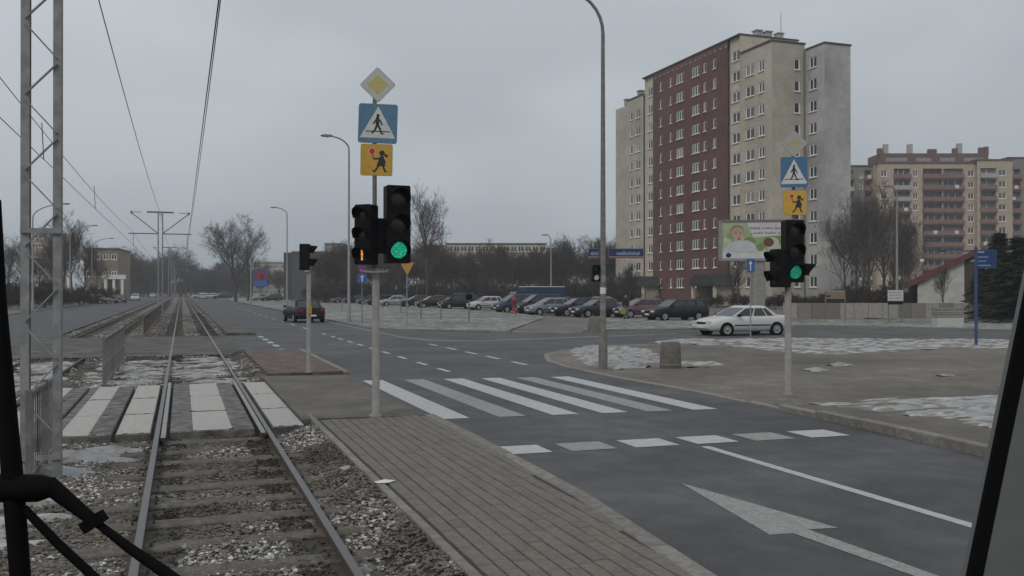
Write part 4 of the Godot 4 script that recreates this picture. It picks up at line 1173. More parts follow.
func make_car(kind: String) -> Node3D:
	var s: Dictionary = SPECS[kind]
	var o := Node3D.new()
	o.name = {"saloon": "saloon_car", "hatchback": "hatchback_car", "estate": "estate_car", "minivan": "minivan"}[kind]
	var hw: float = s.w * 0.5
	var belt: float = s.belt
	# lower body
	var st := mb(true)
	var rings := []
	var xa: float = s.st[0][0]; var xb: float = s.st[-1][0]
	for q in s.st:
		var e := minf(q[0] - xa, xb - q[0])
		var w: float = hw * (0.86 + 0.14 * sqrt(clampf(e / 0.45, 0.0, 1.0)))
		var yb: float = q[1]; var yt: float = q[2]
		var half := [Vector2(w * 0.85, yb), Vector2(w * 0.97, yb + 0.08), Vector2(w, lerpf(yb, yt, 0.45)), Vector2(w * 0.985, lerpf(yb, yt, 0.72)), Vector2(w * 0.93, yt - 0.035), Vector2(w * 0.80, yt)]
		var ring := []
		for h in half: ring.append(Vector3(q[0], h.y, h.x))
		ring.append(Vector3(q[0], yt + 0.015, 0))
		for i in half.size(): ring.append(Vector3(q[0], half[half.size() - 1 - i].y, -half[half.size() - 1 - i].x))
		rings.append(ring)
	for i in rings.size() - 1:
		var n: int = rings[i].size()
		for k in n:
			var j := (k + 1) % n
			quad(st, rings[i][k], rings[i + 1][k], rings[i + 1][j], rings[i][j])
	for e in [0, rings.size() - 1]:
		var rg: Array = rings[e]
		for k in range(1, rg.size() - 1):
			if e == 0: tri(st, rg[0], rg[k], rg[k + 1])
			else: tri(st, rg[0], rg[k + 1], rg[k])
	part(o, "body", st, M.black)
	# cabin
	var c: Array = s.cab
	var yb2 := belt - 0.03; var yr: float = s.h - 0.07
	var wb := hw * 0.93; var wr := hw * 0.74
	var B := [Vector3(c[0], yb2, wb * 0.97), Vector3(c[1], yb2, wb), Vector3(c[1], yb2, -wb), Vector3(c[0], yb2, -wb * 0.97)]
	var R := [Vector3(c[2], yr, wr), Vector3(c[3], yr, wr), Vector3(c[3], yr, -wr), Vector3(c[2], yr, -wr)]
	var T := [Vector3(c[2] + 0.12, s.h, wr - 0.16), Vector3(c[3] - 0.12, s.h, wr - 0.16), Vector3(c[3] - 0.12, s.h, -wr + 0.16), Vector3(c[2] + 0.12, s.h, -wr + 0.16)]
	st = mb()
	for i in 4:
		var j := (i + 1) % 4
		quad(st, B[i], B[j], R[j], R[i])
		quad(st, R[i], R[j], T[j], T[i])
	quad(st, T[0], T[1], T[2], T[3])
	part(o, "cabin", st, M.black)
	var pane := func(called: String, p00: Vector3, p10: Vector3, p11: Vector3, p01: Vector3, a: float, b: float, lo: float, hi: float):
		var nrm := (p10 - p00).cross(p01 - p00).normalized() * 0.008
		var P := func(u: float, v: float) -> Vector3: return p00.lerp(p10, u).lerp(p01.lerp(p11, u), v) + nrm
		var g := mb()
		quad(g, P.call(a, lo), P.call(b, lo), P.call(b, hi), P.call(a, hi))
		part(o, called, g, M.glass)
	for w in s.win:
		pane.call("side_window", B[0], B[1], R[1], R[0], w[0], w[1], 0.12, 0.90)
		pane.call("side_window", B[2], B[3], R[3], R[2], 1.0 - w[1], 1.0 - w[0], 0.12, 0.90)
	pane.call("windscreen", B[1], B[2], R[2], R[1], 0.05, 0.95, 0.08, 0.95)
	pane.call("rear_window", B[3], B[0], R[0], R[3], 0.08, 0.92, 0.15, 0.92)
	# wheels in dark arches
	for x in s.wheels:
		for z in [-1, 1]:
			var xf := Transform3D(Basis(Vector3(1, 0, 0), Vector3(0, 0, z), Vector3(0, -z, 0)), Vector3(x, s.r, 0))
			st = mb(true)
			lathe(st, [[s.r * 1.17, hw - 0.12], [s.r * 1.17, hw + 0.004], [0.0, hw + 0.005]], 20, xf)
			part(o, "wheel_arch", st, M.black_matt)
			st = mb(true)
			lathe(st, [[s.r * 0.9, hw - 0.16], [s.r, hw - 0.13], [s.r, hw + 0.0], [s.r * 0.93, hw + 0.018], [s.r * 0.68, hw + 0.02]], 20, xf)
			var wh := part(o, "wheel", st, M.rubber)
			st = mb(true)
			lathe(st, [[s.r * 0.68, hw + 0.02], [s.r * 0.62, hw + 0.008], [s.r * 0.2, hw + 0.012], [s.r * 0.14, hw + 0.028], [0.0, hw + 0.03]], 20, xf)
			part(wh, "rim", st, M.rim)
	# lamps, bumpers, plates, mirrors
	var fx: float = s.st[-2][0]; var rx: float = s.st[1][0]
	for z in [-1, 1]:
		st = mb()
		bx(st, Vector3(fx - 0.01, 0.63, z * hw * 0.66), Vector3(0.10, 0.13, 0.34), Transform3D())
		part(o, "headlight", st, M.headlight)
		st = mb()
		bx(st, Vector3(rx + 0.0, 0.76, z * hw * 0.72), Vector3(0.10, 0.16, 0.28))
		part(o, "tail_light", st, M.taillight)
		st = mb()
		bx(st, Vector3(c[1] - 0.32, belt + 0.06, z * (hw + 0.07)), Vector3(0.10, 0.12, 0.18))
		part(o, "mirror", st, M.black)
		st = mb()
		bx(st, Vector3(0.0, 0.50, z * (hw * 0.995)), Vector3(s.wheels[1] - s.wheels[0] - s.r * 2.4, 0.05, 0.03))
		part(o, "side_trim", st, M.black_matt)
	for e in [[xb - 0.05, "front_bumper"], [xa + 0.05, "rear_bumper"]]:
		st = mb()
		prism(st, rrect(0.16, 0.20, 0.06), -hw * 0.84, hw * 0.84, Transform3D(Basis(), Vector3(e[0], 0.42, 0)))
		part(o, e[1], st, M.black_matt)
	for e in [[xb + 0.035, 0.5], [xa - 0.035, -0.5]]:
		st = mb()
		bx(st, Vector3(e[0], 0.43, 0), Vector3(0.01, 0.11, 0.5))
		part(o, "number_plate", st, M.white)
	st = mb()
	bx(st, Vector3(xb - 0.02, 0.60, 0), Vector3(0.06, 0.10, hw * 0.8))
	part(o, "grille", st, M.black)
	return o

var protos := {}
func car(kind: String, label: String, col: Array, at: Vector3, turn: float, group := "", grey_bumper := false) -> Node3D:
	if not protos.has(kind): protos[kind] = make_car(kind)
	var o: Node3D = protos[kind].duplicate()
	o.name = numbered(String(protos[kind].name))
	add_child(o)
	o.position = at
	o.rotation.y = turn
	tag(o, label, "car" if kind != "minivan" else "van", group)
	var m := mat(col[0] * 0.8, col[1] * 0.8, col[2] * 0.8, 0.5)
	m.clearcoat_enabled = true
	m.clearcoat = 0.12
	m.metallic_specular = 0.35
	m.clearcoat_roughness = 0.1
	for k in o.get_children():
		if String(k.name).begins_with("body") or String(k.name).begins_with("cabin") or (String(k.name).contains("bumper") and not grey_bumper):
			k.material_override = m
	return o

func vehicles() -> void:
	M.rim = mat(0.26, 0.26, 0.27, 0.45, 0.4)
	M.headlight = mat(0.55, 0.56, 0.58, 0.12)
	M.taillight = mat(0.16, 0.012, 0.012, 0.25)
	var g := "cars parked side by side along the verge"
	var c := car("saloon", "white four-door saloon with black side trim turning out of side street", [0.60, 0.61, 0.61], gd(741.5, 42.0, 0.0), PI + 0.02)
	c.scale = Vector3(1.0, 0.95, 1.0)
	car("estate", "near-black estate car parked behind the strip of verge", [0.012, 0.014, 0.018], gd(675, 62.5, 0.012), PI + 0.06)
	car("saloon", "near-black saloon driving away along the near carriageway", [0.009, 0.004, 0.004], Vector3(7.45, 0.0, -60.8), PI * 0.5 + 0.12).scale = Vector3(1.0, 1.05, 1.12)
	# the row in front of the leafless thicket, right to left
	var row := [
		["hatchback", "mauve hatchback parked beside the standing person", [0.16, 0.09, 0.11], 640, 69.5, 0.0],
		["saloon", "dark blue saloon parked behind the tall lamp post", [0.030, 0.036, 0.055], 598, 70.5, 0.08],
		["estate", "black estate parked between the dark blue saloon and the silver hatchback", [0.012, 0.012, 0.014], 578, 73.5, 0.0],
		["hatchback", "silver blue hatchback with its nose toward the driveway", [0.20, 0.23, 0.25], 549, 76.0, 0.05],
		["minivan", "black minivan with bright headlamps next to the red post", [0.014, 0.014, 0.02], 539, 80.5, 0.0],
		["minivan", "dark blue van parked in front of the long blue lorry", [0.03, 0.05, 0.10], 516, 86.0, 0.1],
		["hatchback", "bright silver hatchback parked side-on to the verge", [0.50, 0.51, 0.53], 486, 97.0, 0.1],
		["minivan", "dark green minivan parked beside the bright silver hatchback", [0.016, 0.022, 0.022], 458, 103.0, 0.05],
		["hatchback", "maroon hatchback in the row behind the dark posts", [0.055, 0.012, 0.015], 432, 109.0, 0.0],
		["saloon", "black saloon in the row behind the yield sign", [0.012, 0.012, 0.016], 416, 115.0, 0.0],
		["saloon", "pale silver saloon at the end of the row by the yield sign", [0.36, 0.38, 0.40], 395, 122.0, 0.0],
	]
	for r in row: car(r[0], r[1], r[2], gd(r[3], r[4], 0.012), PI + r[5], g)
	var far := [["estate", 381, 129.0, [0.02, 0.025, 0.04]], ["hatchback", 370, 136.0, [0.05, 0.05, 0.055]], ["saloon", 357, 144.0, [0.012, 0.014, 0.03]], ["estate", 345, 152.0, [0.10, 0.11, 0.12]], ["saloon", 334, 160.0, [0.02, 0.02, 0.022]], ["minivan", 325, 168.0, [0.03, 0.03, 0.035]]]
	for r in far: car(r[0], "dark car in the far end of the row beyond the slim lamp post", r[3], gd(r[1], r[2], 0.012), PI, g)
	# second row behind
	for r in [["saloon", 655, 82.0, [0.03, 0.035, 0.05]], ["hatchback", 607, 90.0, [0.25, 0.26, 0.27]], ["saloon", 566, 96.0, [0.05, 0.05, 0.06]], ["saloon", 442, 128.0, [0.12, 0.13, 0.14]], ["hatchback", 425, 135.0, [0.03, 0.03, 0.04]], ["estate", 403, 140.0, [0.02, 0.02, 0.03]], ["saloon", 388, 147.0, [0.03, 0.03, 0.03]], ["minivan", 366, 158.0, [0.02, 0.025, 0.03]], ["hatchback", 349, 166.0, [0.02, 0.02, 0.02]], ["estate", 316, 178.0, [0.03, 0.03, 0.035]], ["minivan", 470, 118.0, [0.02, 0.02, 0.02]]]:
		car(r[0], "car half hidden in the second row of the car park", r[3], gd(r[1], r[2], 0.012), 0.05, "second row of parked cars")
	# long blue lorry
	var at := gd(538, 92, 0.012)
	var o := thing("box_lorry", "long dark blue box lorry with white roof edge behind parked cars", "lorry", at, PI)
	var st := mb()
	bx(st, Vector3(-0.4, 1.55, 0), Vector3(4.1, 1.65, 2.0))
	part(o, "box", st, mat(0.012, 0.028, 0.075, 0.4))
	st = mb()
	bx(st, Vector3(-0.4, 2.42, 0), Vector3(4.14, 0.07, 2.04))
	part(o, "roof_edge", st, M.white)
	st = mb()
	prism(st, PackedVector2Array([Vector2(1.7, 0.5), Vector2(3.0, 0.5), Vector2(3.0, 1.1), Vector2(2.55, 1.95), Vector2(1.7, 1.95)]), -0.95, 0.95)
	part(o, "cab", st, mat(0.015, 0.03, 0.07, 0.4))
	st = mb()
	quad(st, Vector3(3.005, 1.15, 0.85), Vector3(3.005, 1.15, -0.85), Vector3(2.60, 1.88, -0.85), Vector3(2.60, 1.88, 0.85))
	part(o, "windscreen", st, M.glass)
	for x in [-1.6, 2.3]:
		for z in [-0.85, 0.85]:
			st = mb(true)
			lathe(st, [[0.0, -0.12], [0.38, -0.12], [0.38, 0.12], [0.0, 0.12]], 16, Transform3D(Basis(Vector3(1, 0, 0), PI * 0.5), Vector3(x, 0.38, z)))
			part(o, "wheel", st, M.rubber)
	# traffic far down both carriageways
	for r in [[132, 205, -9.0, 0.6, "white"], [119, 165, -9.5, 0.03, "dark"], [147, 290, -8.0, 0.4, "white"]]:
		car("hatchback", "%s car far along the left carriageway" % r[4], [r[3], r[3], r[3]], Vector3(r[2], 0, -r[1]), -PI * 0.5, "traffic on the far carriageway")
	for r in [[5.0, 240, 0.5], [7.6, 262, 0.45], [5.2, 290, 0.06]]:
		car("saloon", "small distant car at the vanishing end of the near carriageway", [r[2], r[2], r[2]], Vector3(r[0], 0, -r[1]), PI * 0.5, "distant traffic on the near carriageway")
	for r in [[200, 250, 0.5, "white estate parked far off at the road's vanishing end"], [209, 245, 0.55, "pale estate parked far off next to the dark one"], [222, 235, 0.04, "dark estate parked far off by the broad roadside tree"], [262, 190, 0.35, "grey estate parked under the red and blue panel"], [271, 182, 0.08, "dark estate parked between panel and verge lamp post"]]:
		car("estate", r[3], [r[2], r[2], r[2]], gd(r[0], r[1], 0.0), PI + 0.1, "cars parked far along the road")
	for r in [[108, 135, 0.03], [99, 128, 0.25], [90, 122, 0.03]]:
		car("estate", "car parked before the brown building across the tracks", [r[2], r[2], r[2]], gd(r[0], r[1] + 20.0, 0.0), 0.2, "cars by the brown building")

# ---------------------------------------------------------------- buildings
func wall(parent: Node, called: String, o: Vector3, ud: Vector3, w: float, y0: float, y1: float, holes: Array, m: Material, reveal := 0.16) -> void:   # holes: [x0, y0, x1, y1]; the outside is on the right of ud
	var xs := [0.0, w]; var ys := [y0, y1]
	for h in holes:
		for i in [0, 2]: if not xs.has(h[i]): xs.append(h[i])
		for i in [1, 3]: if not ys.has(h[i]): ys.append(h[i])
	xs.sort(); ys.sort()
	var st := mb()
	var inn := Vector3.UP.cross(ud).normalized() * reveal
	var P := func(x: float, y: float) -> Vector3: return o + ud * x + Vector3(0, y, 0)
	for i in xs.size() - 1:
		for j in ys.size() - 1:
			var cx: float = (xs[i] + xs[i + 1]) * 0.5; var cy: float = (ys[j] + ys[j + 1]) * 0.5
			var open := false
			for h in holes:
				if cx > h[0] and cx < h[2] and cy > h[1] and cy < h[3]: open = true; break
			if not open: quad(st, P.call(xs[i], ys[j]), P.call(xs[i + 1], ys[j]), P.call(xs[i + 1], ys[j + 1]), P.call(xs[i], ys[j + 1]))
	for h in holes:
		var a: Vector3 = P.call(h[0], h[1]); var b: Vector3 = P.call(h[2], h[1]); var c: Vector3 = P.call(h[2], h[3]); var d: Vector3 = P.call(h[0], h[3])
		quad(st, a, a + inn, b + inn, b); quad(st, b, b + inn, c + inn, c); quad(st, c, c + inn, d + inn, d); quad(st, d, d + inn, a + inn, a)
	part(parent, called, st, m)

var win_cache := {}
func window(parent: Node, pos: Vector3, turn: float, w: float, h: float, lights: int, lit := -1) -> void:   # pos: middle of the opening on the wall face; local +z looks out
	var key := "%.2f %.2f %d" % [w, h, lights]
	if not win_cache.has(key):
		var f := mb()
		var t := 0.12
		bx(f, Vector3(0, h * 0.5 - t * 0.5, 0), Vector3(w, t, 0.07)); bx(f, Vector3(0, -h * 0.5 + t * 0.5, 0), Vector3(w, t, 0.07))
		bx(f, Vector3(-w * 0.5 + t * 0.5, 0, 0), Vector3(t, h - 2 * t, 0.07)); bx(f, Vector3(w * 0.5 - t * 0.5, 0, 0), Vector3(t, h - 2 * t, 0.07))
		for i in range(1, lights): bx(f, Vector3(w * (float(i) / lights - 0.5), 0, 0), Vector3(0.12, h - 2 * t, 0.065))
		var p := mb()
		quad(p, Vector3(-w * 0.5, -h * 0.5, -0.02), Vector3(w * 0.5, -h * 0.5, -0.02), Vector3(w * 0.5, h * 0.5, -0.02), Vector3(-w * 0.5, h * 0.5, -0.02))
		var s := mb()
		bx(s, Vector3(0, -h * 0.5 - 0.04, 0.12), Vector3(w + 0.14, 0.08, 0.26))
		win_cache[key] = [done(f), done(p), done(s)]
	var ms: Array = win_cache[key]
	var o := mesh_node(parent, "window", ms[0], M.frame, Transform3D(Basis(Vector3.UP, turn), pos + Basis(Vector3.UP, turn) * Vector3(0, 0, -0.10)))
	var r := rng.randf()
	mesh_node(o, "pane", ms[1], M.pane[0 if r < 0.45 else 3 if r < 0.7 else 1 if r < 0.9 else 2])
	mesh_node(o, "sill", ms[2], M.frame)

func tower() -> void:
	var red := tmat(ground_tex(256, 61, 0.06, 0.02, Vector3(0.138, 0.058, 0.054), Vector3(0.165, 0.072, 0.067), 0.1, 0.1), 0.15, 0.9, null, 0.0, grey_tex(256, 62, 0.015, 4, 0.8, 1.0), 0.02)
	var beige := tmat(ground_tex(256, 63, 0.06, 0.02, Vector3(0.48, 0.44, 0.37), Vector3(0.54, 0.495, 0.42), 0.08, 0.06), 0.1, 0.9, null, 0.0, grey_tex(256, 64, 0.015, 4, 0.82, 1.0), 0.02)
	var cream := tmat(ground_tex(256, 65, 0.06, 0.02, Vector3(0.45, 0.41, 0.33), Vector3(0.51, 0.465, 0.38), 0.08, 0.06), 0.1, 0.9)
	var grey := tmat(ground_tex(256, 66, 0.05, 0.02, Vector3(0.46, 0.46, 0.45), Vector3(0.52, 0.52, 0.51), 0.08, 0.06), 0.1, 0.9, null, 0.0, grey_tex(256, 67, 0.015, 4, 0.75, 1.0), 0.02)
	var X := 70.7
	var o := thing("apartment_tower", "tall apartment tower with dark red centre and beige wings above car park", "building", Vector3(0, 0, 0))
	var wz := func(px: float) -> float:
		var t := (px - 512.0) / F
		var d := X / (t * CS + SN)
		return d * (t * SN - CS)
	var row := func(k: int) -> float: return 3.2 + 2.805 * k
	for i in 16:
		var vt := mb()
		bx(vt, Vector3(X - 0.02, 35.75, lerpf(wz.call(656.0), wz.call(726.0), i / 15.0)), Vector3(0.06, 0.22, 0.55))
		part(o, "vent_grille", vt, M.paint_old)
	# a west face: from far z to near z, outside towards -x; ud = (0, 0, 1)
	var west := func(x: float, zf: float, zn: float, top: float, cols: Array, m: Material, rows: int, called := "wall"):
		var holes := []
		for c in cols:
			for k in rows:
				if c.size() > 3 and k in c[3]: continue
				holes.append([c[0] - zf - c[1] * 0.5, row.call(k) - 0.72, c[0] - zf + c[1] * 0.5, row.call(k) + 0.72])
		wall(o, called, Vector3(x, 0, zf), Vector3(0, 0, 1), zn - zf, -0.2, top, holes, m)
		for c in cols:
			for k in rows:
				if c.size() > 3 and k in c[3]: continue
				window(o, Vector3(x, row.call(k), c[0]), -PI * 0.5, c[1], 1.44, c[2])
	var zA: float = wz.call(614.0); var zB: float = wz.call(627.0); var zC: float = wz.call(643.0); var zD: float = wz.call(653.0); var zE: float = wz.call(728.0); var zF: float = wz.call(740.0); var zG: float = wz.call(771.0)
	west.call(X, zD, zE, 36.5, [[wz.call(661.0), 0.7, 1], [wz.call(671.0), 0.7, 1], [wz.call(680.0), 2.1, 3], [wz.call(696.0), 2.1, 3], [wz.call(705.0), 0.8, 1], [wz.call(714.7), 0.8, 1, [0]]], red, 12, "red_wall")
	west.call(X + 0.35, zC, zD, 36.5, [[wz.call(648.3), 1.6, 2]], cream, 12, "cream_wall")
	west.call(X + 0.35, zE, zF, 36.5, [[wz.call(734.0), 1.9, 2]], cream, 12, "cream_wall")
	west.call(X + 0.1, zB, zC, 34.0, [[wz.call(630.8), 0.9, 1], [wz.call(637.4), 1.7, 2]], beige, 11, "beige_wall")
	west.call(X + 2.0, zA - 1.0, zB, 33.7, [], cream, 0, "end_wall")
	west.call(X + 0.1, zF, zG, 33.9, [[wz.call(749.5), 2.0, 2], [wz.call(761.0), 1.3, 2]], beige, 11, "beige_wall")
	# south faces: outside towards +z; ud = (1, 0, 0)
	var south := func(x0: float, x1: float, z: float, top: float, cols: Array, m: Material, rows: int):
		var holes := []
		for c in cols:
			for k in rows: holes.append([c[0] - x0 - c[1] * 0.5, row.call(k) - 0.72, c[0] - x0 + c[1] * 0.5, row.call(k) + 0.72])
		wall(o, "south_wall", Vector3(x0, 0, z), Vector3(1, 0, 0), x1 - x0, -0.2, top, holes, m)
		for c in cols:
			for k in rows: window(o, Vector3(c[0], row.call(k), z), 0.0, c[1], 1.44, c[2])
	south.call(X + 0.1, 75.9, zG, 33.9, [[74.7, 0.9, 1]], beige, 11)
	var zH := -95.3
	west.call(75.9, zG, zH, 33.1, [[(zG + zH) * 0.5 - 0.3, 1.5, 2]], grey, 11, "grey_wall")
	south.call(75.9, 79.9, zH, 33.1, [], grey, 0)
	# upper end wall of the red block, cream
	south.call(X, 80.0, zF, 36.5, [], cream, 0)
	# bodies, roofs and hidden sides
	var roof := mat(0.06, 0.058, 0.055, 0.9)
	for b in [[X + 0.6, zD + 0.3, 79.9, zF - 0.3, 36.45], [X + 0.6, zA - 0.5, 84.0, zC, 33.6], [X + 0.4, zF, 75.5, zG - 0.4, 33.85], [76.3, zG, 79.8, zH - 0.4, 33.0], [X + 0.6, zC, 84.0, zD + 0.4, 36.4]]:
		var st := mb()
		bx(st, Vector3((b[0] + b[2]) * 0.5, b[4] * 0.5, (b[1] + b[3]) * 0.5), Vector3(b[2] - b[0], b[4] - 0.02, absf(b[3] - b[1])))
		part(o, "core", st, beige)
	for b in [[X - 0.12, zC - 0.1, zF + 0.1, 36.5, 80.2], [X - 0.05, zF + 0.1, zG + 0.12, 33.9, 76.0], [75.8, zG + 0.12, zH + 0.12, 33.1, 80.0], [X - 0.02, zB - 0.1, zC - 0.1, 34.0, 84.0]]:
		var st := mb()
		bx(st, Vector3((b[0] + b[4]) * 0.5, b[3] + 0.10, (b[1] + b[2]) * 0.5), Vector3(b[4] - b[0], 0.2, absf(b[2] - b[1]) - 0.02))
		part(o, "roof", st, roof)
	for b in [[74.6, zF - 1.6, 1.2], [75.8, zF - 1.0, 1.0], [72.2, zB + 2.2, 1.2], [72.6, zA + 1.5, 0.9], [77.8, zF - 1.2, 1.0]]:
		var st := mb()
		var base := 36.4 if b[1] < zF else 33.9
		if b[1] < zC: base = 34.0
		bx(st, Vector3(b[0], base + b[2] * 0.5 + 0.1, b[1]), Vector3(0.9, b[2], 0.9))
		bx(st, Vector3(b[0], base + b[2] + 0.2, b[1]), Vector3(1.15, 0.14, 1.15))
		part(o, "chimney", st, grey)
	var st := mb()
	tube(st, [Vector3(78, 36, zF - 1), Vector3(78, 40.5, zF - 1)], [0.05, 0.03], 6)
	part(o, "aerial", st, M.galv_dark)
	var pipe := mb()
	tube(pipe, [Vector3(75.75, 0, zG + 0.12), Vector3(75.75, 33.0, zG + 0.12)], [0.09, 0.09], 6)
	part(o, "downpipe", pipe, M.galv_dark)
	# porches with dark sloping roofs
	for pz in [[wz.call(652.0), 5.0], [wz.call(722.0), 5.6]]:
		var zz: float = pz[0]
		st = mb()
		var px := X - 2.9
		prism(st, PackedVector2Array([Vector2(-pz[1] * 0.62, 2.75), Vector2(pz[1] * 0.62, 2.75), Vector2(pz[1] * 0.35, 4.3), Vector2(-pz[1] * 0.35, 4.3)]), 0.0, 3.3, Transform3D(Basis(Vector3.UP, -PI * 0.5), Vector3(X - 0.02, 0, zz)))
		var pr := part(o, "porch_roof", st, mat(0.030, 0.032, 0.034, 0.9))
		for s in [-1, 1]:
			st = mb()
			bx(st, Vector3(px, 1.36, zz + s * pz[1] * 0.5), Vector3(0.35, 2.76, 0.5))
			part(pr, "pillar", st, cream)
			st = mb()
			bx(st, Vector3(X - 1.3, 1.36, zz + s * pz[1] * 0.48), Vector3(2.2, 2.76, 0.15))
			part(pr, "side_wall", st, beige)
		st = mb()
		bx(st, Vector3(X - 0.08, 1.2, zz), Vector3(0.1, 2.4, 2.4))
		part(o, "door", st, M.black)

func far_block() -> void:
	var D := 222.0
	var k := D / F
	var o := thing("apartment_block", "distant yellow apartment block with rows of dark red balconies", "building", gd(938.0, D, 0.0), -YAW)
	var L := func(px: float) -> float: return (px - 938.0) * k
	var yel := tmat(ground_tex(256, 71, 0.06, 0.02, Vector3(0.38, 0.315, 0.235), Vector3(0.43, 0.36, 0.27), 0.1, 0.08), 0.1, 0.9)
	var gry := mat(0.20, 0.18, 0.16, 0.9)
	var bal := mat(0.20, 0.118, 0.106, 0.85)
	var bal2 := mat(0.36, 0.34, 0.32, 0.85)
	var attic := mat(0.13, 0.076, 0.070, 0.9)
	var ry := func(r: int) -> float: return 30.4 - 2.75 * r
	# [px0, px1, setback, top, material, items: [kind, px0, px1]]
	var secs := [
		[846.0, 877.5, 3.0, 32.5, gry, [["b", 848.0, 858.0], ["w", 864.0, 868.0], ["b", 869.5, 876.0]]],
		[877.5, 975.0, 0.0, 32.8, yel, [["w", 881.0, 887.0], ["b", 894.0, 910.5], ["w", 913.0, 918.0], ["b", 923.0, 942.5], ["b", 943.5, 963.5], ["w", 968.0, 974.0]]],
		[975.0, 1010.5, -1.0, 33.4, yel, [["b", 978.5, 994.0], ["w", 996.5, 1004.0]]],
		[1010.5, 1062.0, 1.0, 34.2, gry, [["b", 1011.5, 1023.0], ["w", 1028.0, 1034.0], ["b", 1038.0, 1055.0]]],
	]
	for s in secs:
		var x0: float = L.call(s[0]); var x1: float = L.call(s[1])
		var holes := []
		for it in s[5]:
			for r in 11:
				var a: float = L.call(it[1]) - x0; var b: float = L.call(it[2]) - x0
				if it[0] == "w": holes.append([a, ry.call(r) - 0.75, b, ry.call(r) + 0.7])
				else: holes.append([a, ry.call(r) - 1.25, b, ry.call(r) + 1.15])
		wall(o, "wall", Vector3(x0, 0, -s[2]), Vector3(1, 0, 0), x1 - x0, -0.2, s[3], holes, s[4], 1.0)
		for it in s[5]:
			for r in 11:
				var a: float = L.call(it[1]); var b: float = L.call(it[2])
				if it[0] == "w":
					window(o, Vector3((a + b) * 0.5, ry.call(r), -s[2] - 0.05), 0.0, b - a, 1.45, 2)
				else:
					var st := mb()
					bx(st, Vector3((a + b) * 0.5, ry.call(r) - 0.72, -s[2] + 0.55), Vector3(b - a + 0.2, 1.05, 0.10))
					bx(st, Vector3((a + b) * 0.5, ry.call(r) - 1.22, -s[2] + 0.0), Vector3(b - a + 0.2, 0.12, 1.2))
					for e in [a - 0.05, b + 0.05]: bx(st, Vector3(e, ry.call(r) - 0.72, -s[2] + 0.27), Vector3(0.1, 1.05, 0.46))
					var p := part(o, "balcony", st, bal2 if rng.randf() < 0.06 else bal)
					st = mb()
					var n := maxi(2, int((b - a) / 1.3))
					for i in n: bx(st, Vector3(a + (b - a) * (i + 0.5) / n, ry.call(r) + 0.05, -s[2] - 0.90), Vector3((b - a) / n - 0.16, 1.75, 0.05))
					part(p, "balcony_glazing", st, M.pane[[0, 1, 1, 2, 3][rng.randi() % 5]])
					st = mb()
					for i in n + 1: bx(st, Vector3(a + (b - a) * i / n, ry.call(r) + 0.05, -s[2] - 0.86), Vector3(0.16, 2.3, 0.08))
					part(p, "balcony_frame", st, M.frame if rng.randf() < 0.6 else gry)
					if rng.randf() < 0.22:
						st = mb()
						bx(st, Vector3(lerpf(a, b, rng.randf_range(0.25, 0.75)), ry.call(r) - 0.5, -s[2] + 0.63), Vector3(0.9, 0.8, 0.04))
						part(p, "hung_cloth", st, M.white)
		var st2 := mb()
		bx(st2, Vector3((x0 + x1) * 0.5, s[3] * 0.5, -s[2] - 6.6), Vector3(x1 - x0 - 0.02, s[3], 11.0))
		part(o, "core", st2, s[4])
		st2 = mb()
		bx(st2, Vector3((x0 + x1) * 0.5, s[3] + 0.15, -s[2] - 6.0), Vector3(x1 - x0 + 0.3, 0.28, 12.5))
		part(o, "roof", st2, attic)
	var st := mb()
	bx(st, Vector3((L.call(884.0) + L.call(993.0)) * 0.5, 34.3, -6.0), Vector3(L.call(993.0) - L.call(884.0), 2.5, 8.0))
	part(o, "attic_storey", st, attic)
	for w in [[889.0, 911.0], [920.0, 935.0], [944.0, 959.0], [968.0, 988.0]]:
		st = mb()
		bx(st, Vector3((L.call(w[0]) + L.call(w[1])) * 0.5, 34.0, -1.98), Vector3(L.call(w[1]) - L.call(w[0]), 0.9, 0.06))
		part(o, "attic_window", st, M.paint_old)
	for c in [[884.0, 1.6], [890.0, 2.6], [914.5, 2.6], [935.0, 1.4], [939.0, 1.4], [964.5, 2.8], [986.5, 1.8], [991.5, 2.0], [960.0, 1.6]]:
		st = mb()
		bx(st, Vector3(L.call(c[0]), 35.2 + c[1] * 0.5, -2.6), Vector3(1.0 if c[1] < 2.5 else 1.1, c[1], 1.0))
		part(o, "chimney", st, attic if c[1] < 2.5 else bal2)

func simple_block(label: String, u0: float, u1: float, d: float, vtop: float, deep: float, m: Material, rows: int, cols: int, wsize: Vector2, turn := 0.0, called := "building", roofm: Material = null) -> Node3D:
	var k := d / F
	var w := (u1 - u0) * k
	var h := hv(vtop, d)
	var o := thing(called, label, "building", gd((u0 + u1) * 0.5, d, 0.0), -YAW + turn)
	var holes := []
	var pos := []
	for r in rows:
		for c in cols:
			var x := w * (c + 0.5) / cols; var y := h * (r + 0.55) / rows
			holes.append([x - wsize.x * 0.5, y - wsize.y * 0.5, x + wsize.x * 0.5, y + wsize.y * 0.5]); pos.append(Vector2(x, y))
	wall(o, "wall", Vector3(-w * 0.5, 0, 0), Vector3(1, 0, 0), w, -0.2, h, holes, m)
	for p in pos: window(o, Vector3(p.x - w * 0.5, p.y, 0), 0.0, wsize.x, wsize.y, 2)
	var st := mb()
	bx(st, Vector3(0, h * 0.5, -deep * 0.5 - 0.3), Vector3(w - 0.01, h - 0.02, deep))
	part(o, "core", st, m)
	st = mb()
	bx(st, Vector3(0, h + 0.12, -deep * 0.5), Vector3(w + 0.3, 0.25, deep + 0.6))
	part(o, "roof", st, roofm if roofm else mat(0.10, 0.10, 0.10, 0.9))
	return o

